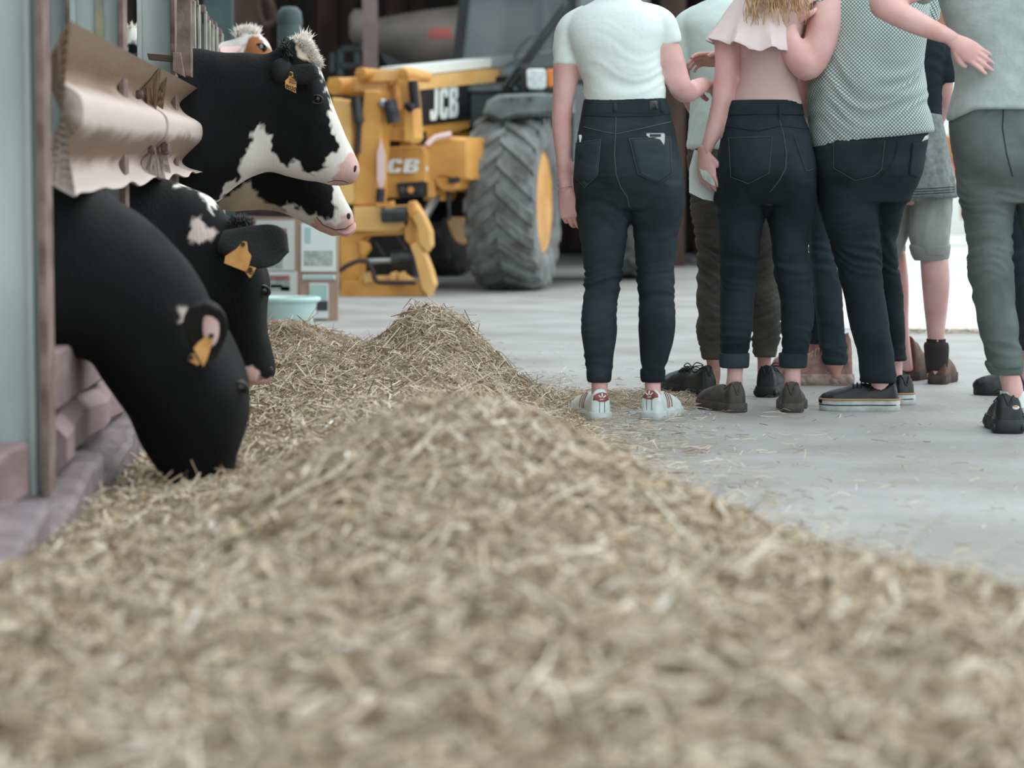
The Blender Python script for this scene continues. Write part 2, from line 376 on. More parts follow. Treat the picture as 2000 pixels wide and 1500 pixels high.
# barn behind: back wall of upright boards
xb0, xb1, yb = -6.4, 2.2, 29.0
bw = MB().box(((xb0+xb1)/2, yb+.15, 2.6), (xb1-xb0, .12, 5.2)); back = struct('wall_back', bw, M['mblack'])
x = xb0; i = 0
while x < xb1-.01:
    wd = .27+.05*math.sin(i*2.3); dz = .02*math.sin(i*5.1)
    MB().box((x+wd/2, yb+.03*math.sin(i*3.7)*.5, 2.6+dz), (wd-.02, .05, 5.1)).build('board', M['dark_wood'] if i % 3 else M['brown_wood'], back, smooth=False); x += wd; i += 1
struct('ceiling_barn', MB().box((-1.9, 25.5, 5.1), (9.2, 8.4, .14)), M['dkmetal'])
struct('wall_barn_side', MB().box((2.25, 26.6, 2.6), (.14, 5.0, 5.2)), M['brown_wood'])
wy = MB().box((9.0, 44, 2.2), (16, .3, 4.4)); tag(wy.build('wall_yard', M['yardwall'], None, smooth=False), kind='structure')

# ================================================================== HAY
def hay_edge(Y):
    ys = [0, 1.5, 2, 2.5, 3, 3.75, 4.67, 5.45, 6.5, 7.4, 8.0, 8.6, 9.2, 10, 11, 12.5]
    xs = [2.0, 1.75, 1.55, 1.35, 1.12, .82, .57, .36, .25, .20, .22, .10, -.15, -.45, -.62, -1.25]
    return np.interp(Y, ys, xs)
_nz = rng.uniform(0, 100, (40, 4))
def lumps(x, y, s, seed):
    """cheap smooth noise: sum of rotated sines"""
    r = np.random.default_rng(seed); o = np.zeros_like(x)
    for _ in range(9):
        a = r.uniform(0, 2*np.pi); k = s*r.uniform(.5, 1.9); o = o + np.sin((x*np.cos(a)+y*np.sin(a))*k + r.uniform(0, 6.28) + .8*np.sin((y*np.cos(a)-x*np.sin(a))*k*.6+r.uniform(0, 6)))
    return o/9
def hay_h(x, y):
    xe = hay_edge(y); xl = -.66+SL*y
    wdt = np.maximum(xe-xl, .3)
    e = np.clip((xe-x)/.42, 0, 1); e = e*e*(3-2*e)*.75+.25*e
    lf = np.clip((x-xl-.1)/.75, 0, 1); lf = lf*lf*(3-2*lf); nearw = np.clip((4.6-y)/1.8, 0, 1); farw = np.clip((y-6.6)/1.2, 0, 1)
    base = .045 + .065*np.maximum(lf, np.maximum(nearw*.7, farw)) + .03*np.clip((4-y)/2, 0, 1)
    g = lambda cx, cy, sx, sy, h: h*np.exp(-((x-cx)/sx)**2-((y-cy)/sy)**2)
    z = base + g(-.11, 4.35, .35, .75, .19) + g(-.3, 3.2, .9, .9, .05) + g(.3, 2.6, .7, .9, .05)
    z = z + g(-.20, 8.35, .21, .36, .165) + g(-.35, 8.3, .09, .22, .06) + g(.0, 8.3, .2, .35, .05) + g(-.1, 7.7, .35, .5, .05)
    z = z + g(-.86, 9.2, .18, .5, .10) + g(-.6, 8.2, .25, .5, .04) + g(-.45, 6.1, .3, .7, .02) + g(-.1, 6.0, .25, .6, .05)
    fade = np.clip((10.4-y)/1.2, 0, 1)
    z = z*e*fade + e*fade*(lumps(x, y, 9, 1)*.022 + lumps(x, y, 26, 2)*.014 + lumps(x, y, 60, 3)*.006)
    return np.where(x > xe, -.01, z)
hx = np.arange(-1.75, 2.05, .03); hy = np.arange(.9, 11.0, .035)
X, Yg = np.meshgrid(hx, hy); Z = hay_h(X, Yg) - .012
xlm = -.60+SL*Yg; 
nv = len(hx); verts = np.stack([X, Yg, Z], -1).reshape(-1, 3)
faces = []
keep = (X <= hay_edge(Yg)+.03) & (X >= xlm-.12)
for j in range(len(hy)-1):
    for i in range(nv-1):
        if keep[j, i] and keep[j, i+1] and keep[j+1, i]: faces.append((j*nv+i, j*nv+i+1, (j+1)*nv+i+1, (j+1)*nv+i))
hay = thing('hay_heap', 'long heap of loose dry hay along the feed barrier on the concrete', 'hay', (0, 5, 0))
hay['kind'] = 'stuff'
o = mkobj('hay_bed', verts, faces, M['hay_base'], hay); o['kind'] = 'stuff'
def straws(n, x, y, z, L, W, tilt, name, parent, seg_bend=.25, bright=None):
    r = rng; az = r.uniform(0, 2*np.pi, n)
    el = np.clip(r.normal(0, tilt, n), -1.2, 1.3)
    # surface slope
    d = .02; sx = (hay_h(x+d, y)-hay_h(x-d, y))/(2*d); sy = (hay_h(x, y+d)-hay_h(x, y-d))/(2*d)
    sx = np.clip(sx, -1.3, 1.3); sy = np.clip(sy, -1.3, 1.3)
    dx, dy = np.cos(az)*np.cos(el), np.sin(az)*np.cos(el); dz = np.sin(el) + (dx*sx+dy*sy)
    D = np.stack([dx, dy, dz], -1); D /= np.linalg.norm(D, axis=1, keepdims=True)
    ra = r.normal(0, 1, (n, 3)); side = np.cross(D, ra); side /= np.linalg.norm(side, axis=1, keepdims=True)
    up = np.cross(side, D)
    c = np.stack([x, y, z], -1)
    bend = r.normal(0, seg_bend, n)[:, None]*L[:, None]
    V = np.empty((n, 9, 3))
    for i, t in enumerate((-.5, 0, .5)):
        cc = c + D*(L*t)[:, None] + up*(bend*(1-4*t*t)*.5)
        ww = (W*(1 if t == 0 else .75))[:, None]
        V[:, i*3+0] = cc - side*ww*.5; V[:, i*3+1] = cc + up*ww*.28; V[:, i*3+2] = cc + side*ww*.5
    F0 = np.array([[0, 1, 4, 3], [1, 2, 5, 4], [3, 4, 7, 6], [4, 5, 8, 7]])
    F = (F0[None] + (np.arange(n)*9)[:, None, None]).reshape(-1)
    me = bpy.data.meshes.new(name); me.vertices.add(n*9); me.vertices.foreach_set('co', V.reshape(-1))
    nf = n*4; me.loops.add(nf*4); me.loops.foreach_set('vertex_index', F.astype(np.int32))
    me.polygons.add(nf); me.polygons.foreach_set('loop_start', np.arange(nf, dtype=np.int32)*4)
    me.update(calc_edges=True)
    pal = np.array([lin(c_) for c_ in [(218, 203, 182), (202, 184, 160), (178, 158, 134), (230, 218, 203), (192, 186, 169), (146, 125, 102), (208, 188, 160), (244, 241, 233)]])
    pr_ = np.array([.24, .22, .16, .12, .09, .09, .06, .02]); idx = r.choice(8, n, p=pr_)
    col = pal[idx]*r.uniform(.78, 1.12, (n, 1))
    A = np.ones((n, 9, 4)); A[:, :, :3] = col[:, None]
    at = me.color_attributes.new('tone', 'FLOAT_COLOR', 'POINT'); at.data.foreach_set('color', A.reshape(-1).astype(np.float32))
    me.materials.append(M['straw']); o = bpy.data.objects.new(name, me); WT[o.name] = Vector(); link(o, parent); o['kind'] = 'stuff'; return o
def scatter(n, y0, y1, dens=None):
    xs, ys = [], []; tot = 0
    while tot < n:
        y = rng.uniform(y0, y1, n); xe = hay_edge(y)+.01; xl = np.maximum(-.655+SL*y, -.25*y-.15)
        t = rng.uniform(0, 1, n)
        wmax = 3.0; keep = rng.uniform(0, wmax, n) < (np.minimum(xe, .25*y+.15)-xl)
        x = xl+(np.minimum(xe, .25*y+.15)-xl)*t
        xs.append(x[keep]); ys.append(y[keep]); tot += keep.sum()
    return np.concatenate(xs)[:n], np.concatenate(ys)[:n]
for (n, y0, y1, l0, l1, w0, w1) in [(32000, 1.3, 3.2, .04, .11, .004, .0095), (36000, 3.2, 5.4, .03, .10, .0035, .007), (36000, 5.4, 7.4, .03, .10, .003, .006), (52000, 7.4, 10.6, .03, .11, .0025, .005)]:
    x, y = scatter(n, y0, y1); z = hay_h(x, y) + rng.uniform(-.008, .018, n)
    straws(n, x, y, np.maximum(z, .004), rng.uniform(l0, l1, n)*rng.uniform(.6, 1.1, n), rng.uniform(w0, w1, n), .33, 'straw', hay)
# long loose stalks on top of the heap
n = 5000; x, y = scatter(n, 1.5, 10.3); z = np.maximum(hay_h(x, y)+rng.uniform(.005, .03, n), .004)
straws(n, x, y, z, rng.uniform(.09, .2, n), rng.uniform(.0025, .005, n), .35, 'stalk', hay, .12)
# litter on the concrete beside the heap
n = 6000; y = rng.uniform(3.2, 11.5, n); x = hay_edge(y) + rng.exponential(.13, n)*rng.choice([1, 1, 1, 3], n) - .02
m_ = rng.uniform(0, 1, n) < np.clip(1.2-np.abs(y-7.8)/4, .25, 1); x, y = x[m_], y[m_]; n = len(x)
lit = straws(n, x, y, np.full(n, .004)+rng.uniform(0, .008, n), rng.uniform(.012, .075, n), rng.uniform(.001, .0028, n), .06, 'straw_litter', None, .3)
tag(lit, 'loose scattered straw bits on the bare concrete beside the hay heap', 'straw', kind='stuff')
n = 1500; y = rng.uniform(7.9, 8.5, n) + rng.normal(0, .05, n); x = rng.uniform(.2, .62, n)
l2 = straws(n, x, y, np.full(n, .006)+rng.uniform(0, .014, n), rng.uniform(.02, .08, n), rng.uniform(.0012, .003, n), .15, 'straw_trail', None, .3)
tag(l2, 'thin trail of hay on the floor behind the white sneakers', 'straw', kind='stuff')
n = 450; y = rng.normal(12.4, .06, n); x = rng.uniform(1.9, 2.9, n)
l3 = straws(n, x, y, np.full(n, .006)+rng.uniform(0, .008, n), rng.uniform(.04, .10, n), rng.uniform(.003, .006, n), .15, 'straw_strip', None, .1)
tag(l3, 'thin strip of straw lying far across the concrete at right', 'straw', kind='stuff')

# ================================================================== FEED BARRIER
bdir = Vector((SL, 1, 0)).normalized(); Rb = rotz(math.atan2(-bdir.x, bdir.y))
def hpost(name, label, Y, pxl, pxr, ztop, flange='rust', group=None):
    cx = P((pxl+pxr)/2, 300, Y).x; wd = (pxr-pxl)/S(Y)
    r = thing(name, label, 'post', (cx, Y, 0), group)
    MB().box((cx, Y, ztop/2), (wd*.9, .012, ztop), Rb).build('web', M['galv'], r, smooth=False)
    for sx in (-1, 1):
        MB().box((cx+sx*wd*.46, Y, ztop/2), (.014, .11, ztop), Rb).build('flange', M['galv'] if sx < 0 else M[flange], r, smooth=False, bevel=.002)
    return r, cx, wd
r, cx, wd = hpost('steel_post', 'nearest galvanised steel post at the left edge of the frame', 4.72, -40, 92, 3.95)
MB().box((cx+.035, 4.70, 1.9), (.012, .02, 3.8), Rb).build('cable_conduit', M['galv'], r, smooth=False)
r, cx, wd = hpost('steel_post', 'wide pale steel post with ochre stain just above the rail', 6.25, 146, 246, 3.95)
MB().box((cx+.005, 6.235, 2.0), (.02, .006, 3.9), Rb).build('stain_strip', M['stain'], r, smooth=False)
r, cx, wd = hpost('steel_post', 'rust-spotted steel post right beside the big black cow neck', 7.75, 275, 345, 3.95)
# bracket on the third post
xb = P(358, 70, 7.6).x
bk = thing('hanger_bracket', 'reddish brown hanging bracket bolted to the rust-spotted post', 'bracket', (xb, 7.6, 1.0))
pxprism([(345, -40), (372, -40), (373, 150), (345, 146)], 7.58, (0, .05, 0), .003).build('bar', M['rust'], bk, smooth=False)
pxprism([(287, 104), (345, 109), (345, 121), (290, 116)], 7.60, (0, .05, 0), .002).build('arm', M['bolt'], bk, smooth=False)
pxprism([(338, 102), (352, 102), (360, 150), (337, 140)], 7.55, (0, .03, 0), .002).build('plate', M['rust'], bk, smooth=False)
hpost('steel_post', 'dark purple-brown post between the two nearest pale posts', 7.1, 97, 143, 3.95)
# receding headlock uprights
for k, (px, top, wpx, col) in enumerate([(376, 2, 8, 'galv'), (385, 10, 8, 'rust'), (396, 22, 13, 'galv'), (406, 40, 7, 'rust'), (413, 48, 7, 'galv'), (420, 53, 9, 'galv'), (430, 66, 9, 'rust')]):
    Y = .64*FPX/(730-px); s = S(Y); p = P(px, top, Y)
    names = ['first', 'second', 'third and widest', 'fourth', 'fifth', 'sixth', 'last and shortest']
    r = thing('headlock_upright', names[k]+' steel upright of the row receding behind the black cow neck', 'barrier', (p.x, Y, 0), 'headlock uprights')
    GL = 'galv_l'
    wd = wpx/s
    for sx in (-1, 1): MB().box((p.x+sx*wd*.42, Y, p.z/2), (.008, .05, p.z), Rb).build('tube', M['galv_l'], r, smooth=False)
    MB().box((p.x, Y+.01, p.z*.5-.02), (wd*.8, .01, p.z-.05), Rb).build('plate', M[col], r, smooth=False)
    MB().box((p.x, Y-.03, p.z+.005), (wd*1.1, .07, .03), Rb).build('cap', M['rust'], r, smooth=False, bevel=.004)
    for zz in (p.z-.17, p.z-.36): MB().box((p.x, Y-.035, zz), (wd*1.0, .012, .018), Rb).build('bracket', M['galv'], r, smooth=False)
# guard rail: W-beam back face, near profile and far profile, with curled bottom lip
near = [(132, 42), (108, 90), (80, 132), (96, 152), (124, 168), (148, 184), (157, 205), (158, 232), (150, 256), (120, 284), (92, 308), (84, 330), (100, 362), (140, 388)]
far = [(392, 180), (376, 192), (360, 206), (364, 220), (374, 230), (390, 239), (400, 248), (402, 262), (399, 276), (386, 290), (372, 304), (364, 316), (376, 328), (403, 337)]
near = catmull(near, 40); far = catmull(far, 40)
YN, YF = 4.86, 8.35
rl = thing('guard_rail', 'mud-caked corrugated steel guard rail with ragged lower edge beside the cows', 'guard rail', (P(240, 240, 6.2).x, 6.2, .7))
def rail_grid(t0, t1, n, off=0.0, j0=0, j1=40, scal=True):
    R = []
    for i in range(n):
        t = t0+(t1-t0)*i/(n-1); row = []
        for j in range(j0, j1):
            a = P(*near[j], YN); c = P(*far[j], YF); p = a.lerp(c, t)
            if scal and j >= 33:
                q = (j-33)/6.0; p.z += q*.010*(abs(math.sin(t*17))+.5*math.sin(t*41+1)); p.x += q*.004*math.sin(t*25+2)
            p.x += off; row.append(p)
        R.append(row)
    return R
def sheet(R, th):
    mb = MB(); n = len(R[0]); out = [[p+Vector((th, 0, th*.3)) for p in row] for row in R]
    rings = [row + list(reversed(o2)) for row, o2 in zip(R, out)]
    return mb.loft(rings)
def mud(o, nrow, m=80):
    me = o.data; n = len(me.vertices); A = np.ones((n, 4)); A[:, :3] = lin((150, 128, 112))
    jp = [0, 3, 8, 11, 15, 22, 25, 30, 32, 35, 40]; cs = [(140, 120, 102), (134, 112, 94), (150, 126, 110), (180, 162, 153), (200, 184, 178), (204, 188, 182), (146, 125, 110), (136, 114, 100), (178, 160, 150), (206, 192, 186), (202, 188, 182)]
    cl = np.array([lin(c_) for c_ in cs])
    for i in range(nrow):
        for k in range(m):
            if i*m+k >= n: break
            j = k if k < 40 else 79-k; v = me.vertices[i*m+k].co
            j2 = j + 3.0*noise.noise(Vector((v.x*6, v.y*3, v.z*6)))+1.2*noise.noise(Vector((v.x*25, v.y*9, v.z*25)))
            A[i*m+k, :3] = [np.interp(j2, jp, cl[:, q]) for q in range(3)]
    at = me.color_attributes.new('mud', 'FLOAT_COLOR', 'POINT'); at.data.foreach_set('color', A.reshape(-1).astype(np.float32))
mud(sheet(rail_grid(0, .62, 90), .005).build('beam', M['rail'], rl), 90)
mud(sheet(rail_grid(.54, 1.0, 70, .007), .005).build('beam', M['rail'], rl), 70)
for t in (.50, .62):
    for j in (7, 28):
        c = P(*near[j], YN).lerp(P(*far[j], YF), t) + Vector((.025, -.01, 0))
        MB().lathe([(.0, -.012), (.012, -.012), (.013, 0), (.009, .007), (0, .009)], c, Matrix.Rotation(math.pi/2, 3, 'Y'), 8).build('bolt', M['bolt'], rl)
for j in (6, 27):
    c = P(*near[j], YN).lerp(P(*far[j], YF), .56) + Vector((.03, 0, 0))
    MB().box(c, (.02, .10, .03), Rb).build('splice_plate', M['bolt'], rl, smooth=False, bevel=.004)
# timber planks and kerb at the foot of the barrier
def course(name, label, cat, Y0, Y1, a, z0, z1, m, th=.12, tilt=0.0, bev=.008, n=10, rough=.004):
    mb = MB(); rings = []
    for i in range(n):
        Y = Y0+(Y1-Y0)*i/(n-1); x = bx(Y, a); zz = z1 + tilt*(i/(n-1)-.5)
        jx, jz = random.uniform(-1, 1)*rough, random.uniform(-1, 1)*rough
        rings.append([(x+jx, Y, z0+bev), (x+jx, Y, zz-bev+jz), (x-bev+jx, Y, zz+jz), (x-th, Y, zz+jz), (x-th, Y, z0), (x-bev+jx, Y, z0)])
    o = mb.loft(rings).build(name, m, None); return tag(o, label, cat)
course('timber_sleeper', 'upper reddish timber beam of the low wall under the feeding cow neck', 'beam', 4.84, 5.85, -.645, .262, .378, M['plank'], tilt=-.03)
course('timber_sleeper', 'rounded lower timber beam right beneath the upper one', 'beam', 4.84, 6.15, -.630, .135, .255, M['plank'], bev=.03, rough=.012)
course('timber_sleeper', 'near timber beam at the left edge, in front of the closest post', 'beam', 3.2, 4.55, -.66, .13, .235, M['plank'], rough=.008)
course('timber_sleeper', 'farther timber beam of the low wall behind the feeding cow', 'beam', 6.2, 8.4, -.650, .14, .30, M['plank'])
kl = ['kerb block at the lower left corner, closest to the lens', 'kerb block left of the foreground hay', 'kerb block at the foot of the closest post', 'kerb block half under the timber beams', 'kerb block under the feeding cow chin', 'kerb block behind the feeding cow', 'kerb block farthest along the barrier', 'kerb block past the third post', 'kerb block at the barrier end']
Y = 2.45; k = 0
while Y < 10.2:
    L = .92
    course('kerb_block', 'notched grey concrete '+kl[k % 9], 'kerb', Y, Y+L-.07, -.575, -.0, .125, M['kerb'], th=.24, tilt=.07, bev=.012, rough=.006); Y += L; k += 1

# ================================================================== BACKGROUND THINGS
def bgthing(name, label, cat, px, py, Y): return thing(name, label, cat, P(px, py, Y))
c = P(566, 60, 15); r0 = 24/S(15)
t = thing('teal_silo', 'slim rounded teal cylinder standing behind the cows', 'cylinder', (c.x, 15, 0))
top = P(566, 14, 15).z
MB().lathe([(r0, 0), (r0, top-.06), (r0*.92, top-.025), (r0*.6, top), (.001, top+.006)], (c.x, 15, 0)).build('shell', M['teal'], t)
MB().lathe([(r0*1.04, 0), (r0*1.04, .02)], (c.x, 15, top-.1)).build('band', M['teal'], t)
for (p0, p1, Y, m_, lab) in [(402, 452, 17, 'teal', 'broad dark teal column behind the brown-eyed cow'), (455, 500, 20, 'brown_wood', 'brown timber column beside the teal column'), (712, 736, 21.6, 'pinkpost', 'pinkish leaning post in front of the grimy tank'), (1295, 1340, 24, 'brown_wood', 'brown barn post between the white tee and the pale tee')]:
    xa, xb_ = P(p0, 50, Y).x, P(p1, 50, Y).x
    mb = MB(); mb.prism([(xa, Y, 0), (xb_, Y, 0), (xb_, Y, 4.95), (xa-.04, Y, 4.95)], (0, .16, 0), .01); o = mb.build('barn_post', M[m_], None, smooth=False); tag(o, lab, 'post')
t = bgthing('rope_loop', 'pale hanging hose loop on the dark barn behind the white tuft', 'hose', 515, 20, 19)
MB().tube([P(505, -60, 19), P(503, 10, 19), P(515, 48, 19), P(534, 40, 19), P(530, 10, 19), P(520, -10, 19), P(512, -60, 19)], .028, 8, dense=30).build('hose', M['brown_wood'], t)
# grimy tank trailer
tk = bgthing('slurry_tank', 'grimy grey tapered slurry tank parked in the dark barn', 'tank', 800, 80, 23.5)
Yt = 23.5
st = [(697, 52, 78), (703, 42, 88), (735, 36, 100), (790, 26, 122), (860, 16, 132), (960, 8, 140), (1060, 10, 138), (1075, 30, 120)]
rings = []
for px, t0, t1 in catmull(st, 30):
    a, c = P(px, t0, Yt), P(px, t1, Yt); mid = (a+c)/2; h = (a-c).length/2
    rings.append([mid+Vector((0, h*1.1*math.cos(q), h*math.sin(q))) for q in np.linspace(0, 2*math.pi, 29)[:-1]])
o = MB().loft(rings).build('tank_body', M['tank'], tk)
decal([(838, 56), (880, 54), (884, 74), (836, 76)], bvh_of(o), .01, M['red'], tk, 'red_mark', 2)
pxprism([(740, 100), (790, 124), (1060, 142), (1060, 160), (770, 150)], Yt-.5, (0, .1, 0)).build('chassis', M['mgrey'], tk, smooth=False)
for px in (860, 980):
    MB().lathe([(.30, -.12), (.47, -.12), (.5, -.05), (.5, .05), (.47, .12), (.3, .12)], (P(px, 200, Yt).x, Yt, .5), Matrix.Rotation(math.pi/2, 3, 'X')).build('wheel', M['tyre_d'], tk)
MB().tube([P(770, 150, Yt-.4), P(640, 168, Yt-.6)], .05, 8).build('drawbar', M['mgrey'], tk)
MB().tube([P(690, 158, Yt-.6), (P(690, 158, Yt).x, Yt-.6, 0)], .04, 8).build('jack_leg', M['mgrey'], tk)
fr = bgthing('metal_rack', 'low grey rectangular steel frame against the dark barn', 'frame', 680, 120, 22)
for q in ([(666, 96), (720, 96)], [(664, 128), (724, 132)], [(666, 96), (664, 132)], [(650, 104), (650, 140)], [(696, 96), (697, 130)]):
    MB().tube([P(*q[0], 22), P(*q[1], 22)], .03, 6).build('tube', M['mgrey'], fr)
for px in (664, 724): MB().tube([P(px, 132, 22), (P(px, 132, 22).x, 22, 0)], .03, 6).build('leg', M['mgrey'], fr)
MB().lathe([(.10, -.1), (.16, -.06), (.16, .06), (.10, .1)], P(704, 52, 22.6), Matrix.Rotation(math.pi/2, 3, 'Y')).build('drum', M['tank'], fr)
# far bright yard
t = P(1838, 28, 36); o = MB().ell(t, (.22, .22, .2)).build('yard_barrel', M['yard_o'], None); 
bpy.data.objects.remove(o)
yo = thing('yard_loader', 'far blurred orange and red machine in the bright yard behind the boy', 'machine', (P(1860, 300, 34).x, 34, 0))
b = MB(); pxprism([(1822, 16), (1872, 16), (1874, 62), (1812, 62), (1812, 30)], 34, (0, .7, 0), .05, b).build('cab', M['yard_o'], yo, smooth=False)
pxprism([(1846, 264), (1880, 264), (1880, 312), (1852, 316)], 34, (0, .8, 0), .05).build('grille', M['yard_o'], yo, smooth=False)
pxprism([(1842, 296), (1900, 312), (1900, 350), (1856, 350)], 34.1, (0, .8, 0), .05).build('bumper', M['yard_r'], yo, smooth=False)
pxprism([(1898, 62), (1965, 62), (1965, 420), (1898, 420)], 34.2, (0, .9, 0), .05).build('body', M['yard_o'], yo, smooth=False)
pxprism([(1868, 26), (1915, 26), (1915, 60), (1868, 60)], 34.15, (0, .6, 0), .04).build('arm', M['yard_o'], yo, smooth=False)
pxprism([(1872, 270), (1915, 270), (1915, 345), (1890, 345)], 34.15, (0, .6, 0), .04).build('bracket', M['yard_r'], yo, smooth=False)
pxprism([(1898, 392), (2110, 392), (2110, 430), (1898, 430)], 34.2, (0, .9, 0), .04).build('chassis', M['yard_o'], yo, smooth=False)
pxprism([(1965, 300), (2105, 316), (2105, 395), (1965, 395)], 34.3, (0, .7, 0), .06).build('engine_cover', M['yard_o'], yo, smooth=False)
xx = P(1880, 300, 34).x
for q in (1.55, 0.65): MB().lathe([(.2, -.1), (.36, -.1), (.4, 0), (.36, .1), (.2, .1)], (xx+q, 34.3, .4), Matrix.Rotation(math.pi/2, 3, 'X')).build('wheel', M['tyre_d'], yo)
for i, (px, py, r_) in enumerate([(1862, 424, 17), (1884, 420, 19)]):
    c = P(px, 438, .7*FPX/(446-383)*0.93); Yb = c.y; rr = r_/S(Yb)
    o = MB().ell((P(px, py, Yb).x, Yb, rr*.85), (rr, rr, rr*.85)).build('straw_sack', M['yard_y'], None); tag(o, ['small pale sack left of the yellow one in the far yard', 'far pale yellow rounded sack on the bright yard ground'][i], 'sack')

# ================================================================== DISPLAY BOARDS AND TUB
YB = 13.6
db = bgthing('display_board', 'brown plywood display board with white framed posters behind the cows', 'board', 600, 630, YB); db.location.z = 0; WT[db.name] = Vector(db.location)
pxprism([(478, 416), (584, 416), (590, 625), (478, 625)], YB+.35, (0, .04, 0), .004).build('side_panel', M['board'], db, smooth=False)
pxprism([(576, 416), (662, 416), (660, 629), (590, 629)], YB, (0, .04, 0), .004).build('front_panel', M['board'], db, smooth=False)
def poster(x0, y0, x1, y1, Y, pics):
    o = pxprism([(x0, y0), (x1, y0), (x1, y1), (x0, y1)], Y-.012, (0, .012, 0)).build('poster', M['white'], db, smooth=False)
    for (a, b_, c_, d_, mm) in pics: pxprism([(a, b_), (c_, b_), (c_, d_), (a, d_)], Y-.016, (0, .003, 0)).build('picture', M[mm], o, smooth=False)
poster(500, 430, 575, 528, YB+.35, [(520, 446, 560, 460, 'poster_pink'), (505, 484, 552, 524, 'poster_grey')])
poster(512, 530, 580, 578, YB+.35, [(526, 538, 566, 547, 'poster_pink'), (526, 548, 566, 568, 'poster_grey'), (528, 556, 552, 562, 'poster_pink'), (548, 560, 566, 568, 'poster_dark')])
poster(588, 436, 656, 530, YB, [(596, 445, 607, 474, 'poster_cyan'), (594, 490, 650, 519, 'poster_grey')])
poster(591, 537, 655, 546, YB, [(594, 539, 652, 545, 'poster_cyan')])
poster(604, 553, 641, 622, YB, [(606, 556, 639, 586, 'poster_cyan'), (618, 588, 640, 607, 'poster_dark')])
b = MB().tube([P(480, 412, YB+.2), P(584, 414, YB+.2)], .03, 8); b.build('top_rail', M['dark_wood'], db)
yt = bgthing('yellow_guard', 'orange yellow metal bar glimpsed above the display boards', 'machine part', 560, 425, 14.6); yt.location.z = 0; WT[yt.name] = Vector(yt.location)
pxprism([(496, 408), (586, 408), (590, 424), (498, 424)], 14.6, (0, .1, 0), .01).build('bar', M['yellow'], yt, smooth=False)
pxprism([(498, 424), (506, 424), (506, 610), (498, 610)], 14.6, (0, .1, 0), .01).build('leg', M['yellow'], yt, smooth=False)
pxprism([(582, 424), (590, 424), (590, 610), (582, 610)], 14.6, (0, .1, 0), .01).build('leg', M['yellow'], yt, smooth=False)
YT = 12.6; s = S(YT); cx = P(562, 600, YT).x
tb = thing('feed_tub', 'pale mint plastic tub with rolled rim in front of the boards', 'tub', (cx, YT, 0))
h = P(562, 580, YT).z; r1, r2 = 47/s, 60/s
MB().lathe([(r1*.97, .004), (r1, 0.01), (r2*.97, h-.02), (r2*.94, h-.02), (r1*.95, .03), (.01, .025)], (cx, YT, 0), n=40).build('shell', M['tub'], tb)
MB().tube([(cx+r2*math.cos(a), YT+r2*math.sin(a), h-.012) for a in np.linspace(0, 2*math.pi, 41)], .014, 8).build('rim', M['tub'], tb)
o = pxprism([(524, 628), (560, 628), (562, 638), (524, 640)], 12.0, (0, .12, 0), .01).build('red_lid', M['red'], None, smooth=False); tag(o, 'small red plastic lid lying at the foot of the mint tub', 'lid')
